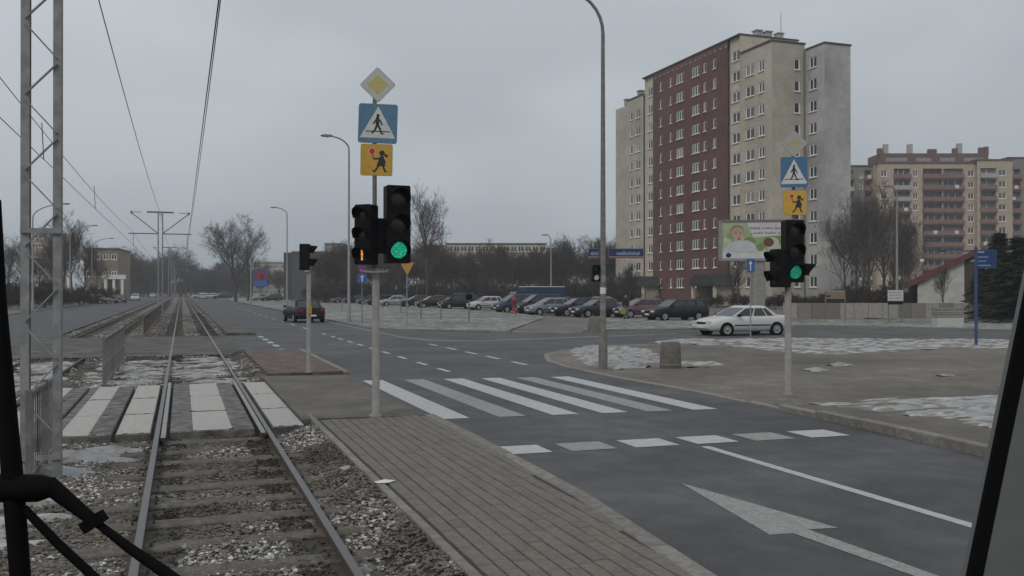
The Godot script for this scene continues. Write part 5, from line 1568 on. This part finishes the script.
func buildings() -> void:
	tower()
	far_block()
	var pale := mat(0.42, 0.38, 0.29, 0.9)
	var tan := mat(0.36, 0.28, 0.20, 0.9)
	simple_block("pale low apartment block showing above the leafless thicket", 446, 546, 232, 244, 14, pale, 5, 14, Vector2(1.6, 1.4))
	simple_block("pale apartment block with stepped roof behind the thicket's left end", 425, 450, 250, 246, 14, pale, 5, 4, Vector2(1.6, 1.4))
	simple_block("pale end block with low roof behind the thicket's right end", 546, 556, 240, 249, 12, pale, 5, 2, Vector2(1.5, 1.4))
	simple_block("cream distant block with many windows between roadside tree and dark hall", 254, 284, 330, 263, 14, pale, 4, 8, Vector2(1.8, 1.5))
	simple_block("tan block rising behind the dark hall", 325, 341, 260, 244, 14, tan, 5, 4, Vector2(1.5, 1.4))
	var hall := simple_block("dark grey flat-roofed hall with pale roof edge behind the car park", 292, 345, 205, 252, 22, mat(0.055, 0.058, 0.062, 0.7), 0, 0, Vector2(5.0, 2.4), 0.0, "hall", M.concrete)
	var st := mb()
	bx(st, Vector3(-6.9, 5.3, -6.0), Vector3(2.0, 10.6, 11.0))
	part(hall, "side_tower", st, mat(0.030, 0.032, 0.036, 0.6))
	var br := simple_block("brown brick building with white columned porch across the tracks", 86, 117, 190, 249, 16, mat(0.24, 0.185, 0.135, 0.9), 3, 4, Vector2(1.1, 1.2), 0.25)
	st = mb()
	bx(st, Vector3(2.6, 4.9, 0.9), Vector3(4.4, 0.9, 1.6))
	for x in [1.0, 2.6, 4.2]: bx(st, Vector3(x, 2.3, 1.4), Vector3(0.5, 4.4, 0.4))
	part(br, "porch", st, M.white)
	simple_block("tall beige block seen through the near lattice mast", 26, 44, 280, 232, 14, tan, 7, 3, Vector2(1.6, 1.4))
	# house with steep single-slope red roof
	var d := 82.0
	var k := d / F
	var o := thing("house", "white gabled house with steep dark red roof beside the conifers", "house", gd(941, d, 0.0), -YAW - 0.47)
	var X := func(px: float) -> float: return (px - 941.0) * k
	st = mb()
	prism(st, PackedVector2Array([Vector2(X.call(919.5), -0.1), Vector2(X.call(962.0), -0.1), Vector2(X.call(962.0), hv(258, d)), Vector2(X.call(919.5), hv(284, d))]), -9.0, 0.0)
	part(o, "wall", st, tmat(ground_tex(256, 75, 0.05, 0.02, Vector3(0.34, 0.34, 0.33), Vector3(0.42, 0.42, 0.41), 0.1, 0.06), 0.2, 0.9))
	st = mb()
	prism(st, PackedVector2Array([Vector2(X.call(911.5), hv(287.5, d)), Vector2(X.call(911.5), hv(281, d)), Vector2(X.call(974.0), hv(249, d)), Vector2(X.call(974.0), hv(254.5, d))]), -9.4, 0.45)
	part(o, "roof", st, mat(0.105, 0.035, 0.030, 0.85))
	st = mb()
	bx(st, Vector3(X.call(968.5), hv(262, d) * 0.5, -4.2), Vector3(1.1, hv(262, d), 8.4))
	part(o, "side_wing", st, mat(0.045, 0.036, 0.032, 0.9))

# ---------------------------------------------------------------- plants
func branch(tr: SurfaceTool, cr: SurfaceTool, r: RandomNumberGenerator, p: Vector3, dir: Vector3, len: float, rad: float, lv: int, deep: int, kids: Array, spread: float, up: float, thin: float) -> void:
	if lv == deep:
		var q := p + (dir + Vector3(r.randf_range(-0.3, 0.3), r.randf_range(-0.1, 0.3), r.randf_range(-0.3, 0.3))) * len
		var side := dir.cross(Vector3(r.randf_range(-1, 1), r.randf_range(-1, 1), r.randf_range(-1, 1))).normalized() * thin
		tri(cr, p - side, p + side, q)
		var q2 := p.lerp(q, 0.4)
		tri(cr, q2 - side * 0.6, q2 + side * 0.6, q2 + (dir + Vector3(r.randf_range(-0.9, 0.9), r.randf_range(-0.3, 0.6), r.randf_range(-0.9, 0.9))) * len * 0.5)
		return
	var segs := 4 if lv == 0 else 3
	var pts := [p]; var rr := [rad]
	var d := dir
	for i in segs:
		d = (d + Vector3(r.randf_range(-0.16, 0.16), r.randf_range(-0.05, 0.12) + up * 0.1, r.randf_range(-0.16, 0.16)) * (0.5 if lv == 0 else 1.0)).normalized()
		pts.append(pts[-1] + d * len / segs)
		rr.append(lerpf(rad, rad * (0.35 if lv == 0 else 0.25), float(i + 1) / segs))
	tube(tr if lv == 0 else cr, pts, rr, [7, 5, 3, 3, 3][lv], false)
	for k in kids[lv]:
		var t := r.randf_range(0.28 if lv == 0 else 0.15, 1.0)
		var f := t * segs
		var i := mini(int(f), segs - 1)
		var at: Vector3 = pts[i].lerp(pts[i + 1], f - i)
		var ax: Vector3 = (pts[i + 1] - pts[i]).normalized()
		var a := r.randf() * TAU
		var s := ax.cross(Vector3(0.31, 0.2, 0.93)).normalized()
		var out := s * cos(a) + ax.cross(s) * sin(a)
		var nd := (ax * (1.0 - spread) + out * spread + Vector3(0, up, 0)).normalized()
		branch(tr, cr, r, at, nd, len * r.randf_range(0.42, 0.62) * (1.15 - 0.45 * t if lv == 0 else 1.0), maxf(rr[i] * 0.5, 0.012), lv + 1, deep, kids, spread, up, thin)

var tree_cache := {}
func bare_tree(called: String, label: String, at: Vector3, h: float, kind: int, turn: float, wide := 1.0, group := "", tw: Material = null) -> Node3D:
	if not tree_cache.has(kind):
		var r := RandomNumberGenerator.new()
		r.seed = 1000 + kind * 17
		var tr := mb(true); var cr := mb(true)
		# unit height 10 m
		match kind:
			0, 1: branch(tr, cr, r, Vector3(0, -0.1, 0), Vector3.UP, 7.4, 0.21, 0, 4, [13, 8, 6, 5], 0.62, 0.30, 0.016)      # round headed roadside tree
			2: branch(tr, cr, r, Vector3(0, -0.1, 0), Vector3.UP, 8.6, 0.17, 0, 4, [20, 7, 6, 4], 0.42, 0.55, 0.014)           # slender upright tree
			3, 4: # thicket tree: several stems from the ground
				for s in 4:
					branch(tr, cr, r, Vector3(r.randf_range(-0.12, 0.12), -0.1, r.randf_range(-0.12, 0.12)), Vector3(r.randf_range(-0.4, 0.4), 1, r.randf_range(-0.4, 0.4)).normalized(), r.randf_range(5.6, 7.6), 0.12, 0, 4, [12, 7, 6, 5], 0.60, 0.22, 0.033)
			5: # bush
				for s in 9:
					branch(tr, cr, r, Vector3(r.randf_range(-0.06, 0.06), -0.1, r.randf_range(-0.06, 0.06)), Vector3(r.randf_range(-1.0, 1.0), 1, r.randf_range(-1.0, 1.0)).normalized(), r.randf_range(4.0, 7.0), 0.06, 0, 3, [13, 8, 8], 0.6, 0.12, 0.06)
		tree_cache[kind] = [done(tr), done(cr)]
	var o := thing(called, label, "tree" if kind != 5 else "bush", at, turn, group)
	o.scale = Vector3(wide, 1.0, wide) * h / 10.0
	mesh_node(o, "trunk" if kind != 5 else "stems", tree_cache[kind][0], M.bark)
	mesh_node(o, "crown" if kind != 5 else "twigs", tree_cache[kind][1], tw if tw else M.twig)
	return o

func conifer(label: String, at: Vector3, h: float, turn: float, wide := 1.0) -> void:
	if not tree_cache.has(9):
		var r := RandomNumberGenerator.new()
		r.seed = 77
		var tr := mb(true); var cr := mb(true)
		tube(tr, [Vector3(0, -0.1, 0), Vector3(0, 9.8, 0)], [0.16, 0.02], 8)
		var y := 0.5
		while y < 9.8:
			var reach := (10.0 - y) * 0.34 + 0.15
			for k in 9:
				var a := r.randf() * TAU
				var dir := Vector3(cos(a), 0, sin(a))
				var l := reach * r.randf_range(0.65, 1.1)
				var prev := Vector3(0, y, 0)
				for i in 5:
					var t := (i + 1) / 5.0
					var p := Vector3(0, y, 0) + dir * l * t + Vector3(0, -0.35 * l * t * t * 0.8 + 0.15 * l * t, 0)
					tube(cr, [prev, p], [0.02, 0.012], 3, false)
					for n in 14:
						var c := prev.lerp(p, r.randf())
						var s := Vector3(r.randf_range(-1, 1), r.randf_range(-0.9, 0.35), r.randf_range(-1, 1)).normalized()
						var e := c + (s * 0.8 + dir * 0.6) * r.randf_range(0.22, 0.5)
						var w := s.cross(dir).normalized() * 0.06
						tri(cr, c - w, c + w, e)
					prev = p
			y += 0.27
		tree_cache[9] = [done(tr), done(cr)]
	var o := thing("conifer", label, "tree", at, turn)
	o.scale = Vector3(wide, 1, wide) * h / 10.0
	mesh_node(o, "trunk", tree_cache[9][0], M.bark)
	mesh_node(o, "crown", tree_cache[9][1], M.needle)

func by(u: float, table: Array) -> String:
	var best := 1e9
	var out := ""
	for t in table:
		if absf(t[0] - u) < best:
			best = absf(t[0] - u)
			out = t[1]
	return out

func plants() -> void:
	var cars := [[330, "the far end of the parked row"], [357, "the no stopping sign"], [395, "the pale silver saloon"], [416, "the black saloon"], [432, "the maroon hatchback"], [458, "the dark green minivan"], [486, "the bright silver hatchback"], [514, "the red post"], [538, "the blue box lorry"], [555, "the car park lamp post"], [578, "the black estate"], [600, "the tall corner lamp post"], [622, "the standing person"]]
	var ends := [[118, "beyond the brown brick building"], [140, "left of the second lattice mast"], [157, "behind the second lattice mast"], [181, "where the tram tracks vanish"], [205, "behind the far parked cars"], [236, "behind the broad roadside tree"], [258, "behind the red and blue panel"], [287, "behind the verge lamp post"], [315, "behind the dark hall"]]
	var left := [[-6, "before the near lattice mast"], [22, "behind the near lattice mast"], [50, "between lattice mast and street lamps"], [66, "beside the upswept street lamp"], [90, "before the brown brick building"], [118, "beyond the brown brick building"]]
	var cop := [[842, "close by the grey tower wall"], [862, "between the tan board and white board"], [880, "behind the concrete wall's lamp post"], [897, "behind the white notice board"], [914, "close by the red-roofed house"]]
	var r := RandomNumberGenerator.new()
	r.seed = 4242
	bare_tree("roadside_tree", "broad leafless tree beside the road with the red and blue panel", gd(236, 170, 0.0), hv(219, 170), 0, 0.4, 1.0, "", M.twig_grey)
	bare_tree("roadside_tree", "leafless tree leaning beside the broad roadside tree", gd(248, 182, 0.0), hv(229, 182), 1, 1.4, 0.9, "", M.twig_grey)
	bare_tree("poplar_tree", "tall slender leafless tree rising above the parked cars", gd(427, 120, 0.0), hv(192, 120), 0, 2.0, 0.62, "", M.twig_grey)
	# thicket behind the car park
	var u := 330.0
	while u < 622.0:
		var d := r.randf_range(165, 205)
		var top := r.randf_range(240, 252)
		if u > 560: top = r.randf_range(236, 246); d = r.randf_range(150, 185)
		bare_tree("thicket_tree", ("tall" if top < 247 else "low") + " leafless thicket tree growing behind " + by(u, cars), gd(u, d, 0.0), hv(top, d), [3, 4, 0, 1][r.randi() % 4], r.randf() * TAU, 0.85, "trees of the thicket behind the car park", [M.twig_dark, M.twig, M.twig_dark][r.randi() % 3])
		u += r.randf_range(7, 10)
	u = 318.0
	while u < 640.0:
		var d := r.randf_range(152, 162)
		bare_tree("bush", "dense leafless bush at the thicket's foot behind " + by(u, cars), gd(u, d, 0.0), hv(r.randf_range(268, 280), d), 5, r.randf() * TAU, 1.3, "bushes at the foot of the thicket", M.twig_dark)
		u += r.randf_range(13, 18)
	# far trees along the road's vanishing end
	u = 118.0
	while u < 330.0:
		var d := r.randf_range(300, 400)
		var top := r.randf_range(258, 270)
		if u < 190: top = r.randf_range(247, 262)
		bare_tree("distant_tree", "hazy leafless tree of the far wood " + by(u, ends), gd(u, d, 0.0), hv(top, d), [0, 1, 3, 4][r.randi() % 4], r.randf() * TAU, 1.0, "far trees closing the road")
		u += r.randf_range(5, 8)
	u = 105.0
	while u < 330.0:
		var d := r.randf_range(330, 420)
		bare_tree("distant_bush", "hazy brushwood under the far trees " + by(u, ends), gd(u, d, 0.0), hv(r.randf_range(272, 279), d), 5, r.randf() * TAU, 1.5, "brushwood under the far trees")
		u += r.randf_range(8, 12)
	# across the tracks, left of the far carriageway
	for t in [[8, 125, 240], [22, 130, 246], [50, 138, 232], [63, 128, 217], [-6, 115, 238], [38, 150, 244], [72, 148, 234], [84, 156, 240], [97, 168, 254], [120, 210, 260], [104, 260, 262]]:
		bare_tree("avenue_tree", "leafless tree past the far carriageway " + by(t[0], left), gd(t[0], t[1], 0.0), hv(t[2], t[1]), [0, 1][r.randi() % 2], r.randf() * TAU, 0.8, "trees left of the far carriageway", M.twig)
	for t in [[5, 100], [24, 104], [44, 110], [62, 118], [80, 128], [98, 150], [-15, 95], [110, 190]]:
		bare_tree("bush", "dark bush past the far carriageway " + by(t[0], left), gd(t[0], t[1], 0.0), hv(272 if t[0] < 60 else 280, t[1]), 5, r.randf() * TAU, 1.3, "bushes beyond the far carriageway", M.twig_dark)
	# right: between the tower and the red-roofed house
	for t in [[856, 100, 196, 1], [870, 92, 188, 0], [884, 104, 204, 1], [900, 98, 214, 0], [846, 108, 216, 1], [910, 110, 240, 1], [862, 120, 206, 0], [893, 112, 224, 0]]:
		bare_tree("copse_tree", "leafless tree of the copse " + by(t[0], cop), gd(t[0], t[1], 0.0), hv(t[2], t[1]), t[3], r.randf() * TAU, 0.72, "trees of the copse", M.twig_grey)
	for t in [[858, 88], [880, 86], [900, 86], [912, 90], [842, 90]]:
		bare_tree("bush", "dark tangled bush under the copse " + by(t[0], cop), gd(t[0], t[1], 0.0), hv(276, t[1]), 5, r.randf() * TAU, 1.0, "bushes under the copse", M.twig_dark)
	for t in [[655, 132, 294], [700, 122, 293], [716, 118, 291], [740, 112, 288], [775, 100, 289], [800, 98, 290], [818, 98, 288], [622, 128, 276]]:
		bare_tree("bush", "brown bush at the apartment tower's foot " + by(t[0], [[622, "by its far beige wing"], [655, "by its farther porch"], [700, "between its two porches"], [716, "by its nearer porch"], [740, "behind the billboard column"], [775, "beside the far signal post"], [800, "right of the far signal post"], [818, "before the grey wall"]]), gd(t[0], t[1], 0.0), hv(t[2], t[1]), 5, r.randf() * TAU, 1.5, "bushes along the tower", M.twig_dark)
	bare_tree("young_tree", "thin leafless tree standing behind the billboard column", gd(738, 100, 0.0), hv(255, 100), 1, 0.8, 0.8)
	bare_tree("young_tree", "thin leafless tree before the white gable, stem standing bare", gd(943, 70, 0.0), hv(266, 70), 1, 0.3, 0.55)
	bare_tree("young_tree", "leafless tree in front of the tower's beige far wing", gd(628, 120, 0.0), hv(262, 120), 4, 2.0, 0.6)
	conifer("dark green conifer behind the blue direction sign", gd(1000, 62, 0.0), hv(231, 62), 0.0, 1.25)
	conifer("dark broad conifer filling the verge right of the direction sign", gd(1020, 57, 0.0), hv(236, 57), 1.7, 1.8)
	conifer("low dark conifer tucked beside the white gabled house", gd(981, 68, 0.0), hv(266, 68), 0.7, 1.4)

# ---------------------------------------------------------------- person
func person() -> void:
	var at := gd(625.5, 66.0, 0.012)
	var J := [   # a, b, radius a, radius b, colour
		[Vector3(0, 1.60, 0.02), Vector3(0, 1.68, 0.0), 0.095, 0.10, 0], [Vector3(0, 1.45, 0), Vector3(0, 1.56, 0.01), 0.06, 0.055, 0],
		[Vector3(0, 0.98, 0), Vector3(0, 1.22, 0.0), 0.155, 0.16, 1], [Vector3(0, 1.22, 0), Vector3(0, 1.38, -0.01), 0.165, 0.14, 1], [Vector3(-0.14, 1.38, 0), Vector3(0.14, 1.38, 0), 0.085, 0.085, 1],
		[Vector3(-0.19, 1.37, 0), Vector3(-0.25, 1.10, 0.0), 0.065, 0.055, 1], [Vector3(-0.25, 1.10, 0), Vector3(-0.27, 0.86, 0.10), 0.052, 0.042, 1], [Vector3(-0.27, 0.85, 0.10), Vector3(-0.27, 0.74, 0.14), 0.040, 0.028, 0],
		[Vector3(0.19, 1.37, 0), Vector3(0.25, 1.10, 0.0), 0.065, 0.055, 1], [Vector3(0.25, 1.10, 0), Vector3(0.24, 0.86, 0.10), 0.052, 0.042, 1], [Vector3(0.24, 0.85, 0.10), Vector3(0.24, 0.74, 0.14), 0.040, 0.028, 0],
		[Vector3(-0.09, 0.92, 0), Vector3(-0.11, 0.50, 0.03), 0.10, 0.075, 2], [Vector3(-0.11, 0.50, 0.03), Vector3(-0.12, 0.10, -0.03), 0.068, 0.05, 2], [Vector3(-0.12, 0.05, -0.04), Vector3(-0.13, 0.045, 0.14), 0.05, 0.045, 3],
		[Vector3(0.09, 0.92, 0), Vector3(0.12, 0.50, 0.05), 0.10, 0.075, 2], [Vector3(0.12, 0.50, 0.05), Vector3(0.14, 0.10, 0.03), 0.068, 0.05, 2], [Vector3(0.14, 0.05, 0.02), Vector3(0.15, 0.045, 0.20), 0.05, 0.045, 3]]
	var cols := [Color(0.28, 0.17, 0.12), Color(0.018, 0.018, 0.022), Color(0.16, 0.18, 0.20), Color(0.02, 0.02, 0.02)]
	var c := 0.03
	var lo := Vector3(-0.42, -0.03, -0.24)
	var n := Vector3i(28, 62, 18)
	var dist := func(p: Vector3) -> Array:
		var acc := 0.0; var best := 9.0; var bi := 0
		for b in J:
			var ab: Vector3 = b[1] - b[0]
			var t: float = clampf((p - b[0]).dot(ab) / ab.length_squared(), 0, 1)
			var d: float = (p - (b[0] + ab * t)).length() - lerpf(b[2], b[3], t)
			acc += exp(-d * 45.0)
			if d < best: best = d; bi = b[4]
		return [-log(acc) / 45.0, bi]
	var val := PackedFloat32Array(); val.resize((n.x + 1) * (n.y + 1) * (n.z + 1))
	var idx := func(x: int, y: int, z: int) -> int: return (z * (n.y + 1) + y) * (n.x + 1) + x
	for z in n.z + 1: for y in n.y + 1: for x in n.x + 1: val[idx.call(x, y, z)] = dist.call(lo + Vector3(x, y, z) * c)[0]
	var vert := {}
	for z in n.z: for y in n.y: for x in n.x:
		var s := Vector3.ZERO; var k := 0
		for e in [[0, 1], [2, 3], [4, 5], [6, 7], [0, 2], [1, 3], [4, 6], [5, 7], [0, 4], [1, 5], [2, 6], [3, 7]]:
			var a := Vector3i(e[0] & 1, (e[0] >> 1) & 1, e[0] >> 2); var b := Vector3i(e[1] & 1, (e[1] >> 1) & 1, e[1] >> 2)
			var va := val[idx.call(x + a.x, y + a.y, z + a.z)]; var vb := val[idx.call(x + b.x, y + b.y, z + b.z)]
			if (va < 0.0) != (vb < 0.0):
				s += Vector3(a).lerp(Vector3(b), va / (va - vb)); k += 1
		if k: vert[Vector3i(x, y, z)] = lo + (Vector3(x, y, z) + s / k) * c
	var st := mb(true)
	var put := func(q: Array):
		for i in [0, 1, 2, 0, 2, 3]:
			st.set_color(cols[dist.call(vert[q[i]])[1]])
			st.add_vertex(vert[q[i]])
	for p: Vector3i in vert:
		for ax in 3:
			var e := Vector3i.ZERO; e[ax] = 1
			var v0 := val[idx.call(p.x, p.y, p.z)]; var v1 := val[idx.call(p.x + e.x, p.y + e.y, p.z + e.z)]
			if (v0 < 0.0) == (v1 < 0.0): continue
			var u := Vector3i.ZERO; u[(ax + 1) % 3] = 1
			var w := Vector3i.ZERO; w[(ax + 2) % 3] = 1
			var q := [p, p - u, p - u - w, p - w]
			var ok := true
			for t in q: if not vert.has(t): ok = false
			if not ok: continue
			if v0 < 0.0: q.reverse()
			put.call(q)
	var o := thing("person", "person in dark jacket and pale trousers standing between parked cars", "person", at, -YAW + 0.5)
	part(o, "body", st, M.stone)
	var hs := mb(true)
	lathe(hs, [[0.0, 1.805], [0.07, 1.79], [0.108, 1.74], [0.112, 1.68], [0.10, 1.62]].map(func(a): return [a[0], a[1]]), 14, Transform3D(Basis(), Vector3(0, 0, -0.015)))
	part(o, "hair", hs, M.black_matt)
	# bright bag hanging from the hand
	hs = mb(true)
	prism(hs, PackedVector2Array([Vector2(-0.17, 0.36), Vector2(0.17, 0.36), Vector2(0.20, 0.70), Vector2(0.04, 0.76), Vector2(-0.04, 0.76), Vector2(-0.18, 0.70)]), -0.06, 0.06)
	var bag := part(self, "shopping_bag", hs, mat(0.26, 0.30, 0.05, 0.7), Transform3D(Basis(Vector3.UP, -YAW + 0.5), at + Basis(Vector3.UP, -YAW + 0.5) * Vector3(-0.30, 0, 0.14)))
	tag(bag, "yellow green bag hanging from the standing person's hand", "bag")

# ---------------------------------------------------------------- the tram
func cam3(u: float, v: float, d: float) -> Vector3:
	return gd(u, d, EYE + (HZ - v) / F * d)

func tram() -> void:
	var o := thing("tram", "front of a tram: dark windscreen surround, grey pillar and black wiper", "tram", Vector3(0.43, 0, -0.4))
	var org := Vector3(0.43, 0, -0.4)
	var T := Transform3D(Basis(), -org)
	var lining := tmat(ground_tex(256, 81, 0.04, 0.01, Vector3(0.105, 0.12, 0.12), Vector3(0.125, 0.14, 0.138), 0.06, 0.05), 2.0, 0.6)
	# right windscreen pillar: rubber seal and grey lining
	var a := cam3(962, 590, 0.90); var b := cam3(1032, 250, 0.90)
	var dirp := (b - a).normalized()
	var lo := a - dirp * 0.35; var hi := b + dirp * 0.55
	var right := Vector3(CS, 0, SN)
	var fwd := Vector3(SN, 0, -CS)
	var strip := func(called: String, o0: float, o1: float, d0: float, d1: float, m: Material):
		var st := mb()
		var c0 := [lo + right * o0 + fwd * d0, lo + right * o1 + fwd * d0, lo + right * o1 + fwd * d1, lo + right * o0 + fwd * d1]
		var c1 := [hi + right * o0 + fwd * d0, hi + right * o1 + fwd * d0, hi + right * o1 + fwd * d1, hi + right * o0 + fwd * d1]
		for i in 4:
			var j := (i + 1) % 4
			quad(st, T * c0[j], T * c0[i], T * c1[i], T * c1[j])
		quad(st, T * c0[0], T * c0[1], T * c0[2], T * c0[3])
		quad(st, T * c1[3], T * c1[2], T * c1[1], T * c1[0])
		return part(o, called, st, m)
	strip.call("windscreen_seal", 0.0, 0.014, -0.006, 0.0, M.rubber)
	strip.call("pillar_lining", 0.0125, 0.13, -0.005, 0.03, lining)
	# lower front panel under the windscreen, outside the picture
	var st := mb()
	prism(st, rrect(2.3, 1.15, 0.15), -0.05, 0.0, Transform3D(Basis(), Vector3(0.0, 0.98, -0.45)))
	bx(st, Vector3(0, 0.36, -0.5), Vector3(1.9, 0.2, 0.25))
	part(o, "front_panel", st, mat(0.30, 0.05, 0.04, 0.5))
	# wiper outside the glass
	st = mb(true)
	var dw := 0.95
	tube(st, [T * cam3(-7, 200, dw), T * cam3(-2, 300, dw), T * cam3(6, 400, dw), T * cam3(13, 480, dw), T * cam3(22, 590, dw), T * cam3(30, 680, dw)], [0.0075, 0.008, 0.0095, 0.0105, 0.010, 0.010], 8)
	var wp := part(o, "wiper", st, M.rubber)
	st = mb(true)
	tube(st, [T * cam3(-40, 487, dw), T * cam3(10, 488, dw), T * cam3(40, 488, dw), T * cam3(53, 487, dw)], [0.015, 0.0145, 0.014, 0.010], 10)
	part(wp, "wiper_joint", st, M.rubber)
	st = mb(true)
	tube(st, [T * cam3(48, 484, dw), T * cam3(78, 508, dw), T * cam3(98, 524, dw)], [0.010, 0.0075, 0.006], 8)
	tube(st, [T * cam3(96, 522, dw), T * cam3(130, 548, dw), T * cam3(165, 572, dw), T * cam3(230, 620, dw), T * cam3(330, 700, dw)], [0.0042, 0.0055, 0.0065, 0.008, 0.010], 8)
	part(wp, "wiper_arm", st, M.rubber)
	st = mb(true)
	bar(st, T * cam3(84, 528, dw), T * cam3(104, 515, dw), 0.012, 0.012)
	part(wp, "wiper_clip", st, M.rubber)
	st = mb(true)
	tube(st, [T * cam3(24, 508, dw), T * cam3(60, 545, dw), T * cam3(96, 578, dw), T * cam3(180, 650, dw), T * cam3(300, 720, dw)], [0.0045, 0.005, 0.005, 0.006, 0.007], 8)
	part(wp, "wiper_rod", st, M.rubber)
	st = mb(true)
	tube(st, [T * cam3(330, 700, dw), T * cam3(360, 790, dw)], [0.02, 0.03], 8)
	tube(st, [T * cam3(300, 720, dw), T * cam3(350, 795, dw)], [0.015, 0.02], 8)
	part(wp, "wiper_pivot", st, M.rubber)

# ---------------------------------------------------------------- scene
func _ready() -> void:
	rng.seed = 20240
	# camera
	var cam := Camera3D.new()
	cam.name = "camera"
	cam.fov = rad_to_deg(2.0 * atan(288.0 / F))
	cam.near = 0.05
	cam.far = 5000.0
	add_child(cam)
	cam.position = Vector3(0, EYE, 0)
	cam.rotation = Vector3(atan((HZ - 288.0) / F), -YAW, 0)
	cam.current = true
	# overcast sky
	var env := Environment.new()
	env.background_mode = Environment.BG_SKY
	env.tonemap_mode = Environment.TONE_MAPPER_LINEAR
	env.tonemap_exposure = 0.76
	env.sdfgi_enabled = true
	env.ssao_enabled = true
	env.ssil_enabled = true
	var sm := ProceduralSkyMaterial.new()
	sm.sky_horizon_color = lin(0.44, 0.495, 0.54)
	sm.sky_top_color = lin(0.80, 0.86, 0.92)
	sm.sky_curve = 0.35
	sm.ground_bottom_color = lin(0.10, 0.10, 0.10)
	sm.ground_horizon_color = lin(0.42, 0.44, 0.46)
	sm.sun_angle_max = 1.0
	var cw := 512; var ch := 256
	var cb := PackedByteArray(); cb.resize(cw * ch * 4)
	var cn := noise(7, 1.4, 5)
	for y in ch:
		var el := (0.5 - (y + 0.5) / ch) * PI
		for x in cw:
			var az := (x + 0.5) / cw * TAU
			var v := cn.get_noise_3d(cos(az) * cos(el), sin(el) * 2.6, sin(az) * cos(el))
			var a := clampf(v * 2.0 + 0.42, 0.0, 1.0)
			var i := (y * cw + x) * 4
			cb[i] = 120; cb[i + 1] = 121; cb[i + 2] = 123
			cb[i + 3] = int(255.0 * a * smoothstep(-0.02, 0.08, el))
	sm.sky_cover = ImageTexture.create_from_image(Image.create_from_data(cw, ch, false, Image.FORMAT_RGBA8, cb))
	sm.sky_cover_modulate = Color(1, 1, 1, 0.62)
	var sky := Sky.new()
	sky.sky_material = sm
	env.sky = sky
	env.fog_enabled = true
	env.fog_density = 0.0006
	env.fog_light_color = lin(0.62, 0.66, 0.71)
	var we := WorldEnvironment.new()
	we.name = "environment"
	we.environment = env
	add_child(we)
	# veiled sun
	var sun := DirectionalLight3D.new()
	sun.name = "sun"
	sun.light_energy = 0.5
	sun.light_angular_distance = 25.0
	sun.light_color = Color(1.0, 0.97, 0.93)
	sun.shadow_enabled = true
	sun.rotation_degrees = Vector3(-42, -48, 0)
	add_child(sun)

	materials()
	ground()
	tower_and_town()
	make_prints()
	overhead()
	fence("track_fence", "low barred railing beside the near lattice mast", -10.9, -13.4, -1.52, 1.0, 1.2, 0.16, M.galv_dark)
	fence("track_fence", "barred steel fence between the tracks beyond the footway panels", -21.35, -28.3, -1.55, 1.08, 2.3, 0.16, M.galv_dark)
	fence("track_fence", "long barred fence between the tracks beyond the crossing road", -44.0, -170.0, -1.6, 0.95, 3.0, 0.12, M.rust)
	signals()
	street_furniture()
	vehicles()
	plants()
	person()
	tram()

func tower_and_town() -> void:
	buildings()
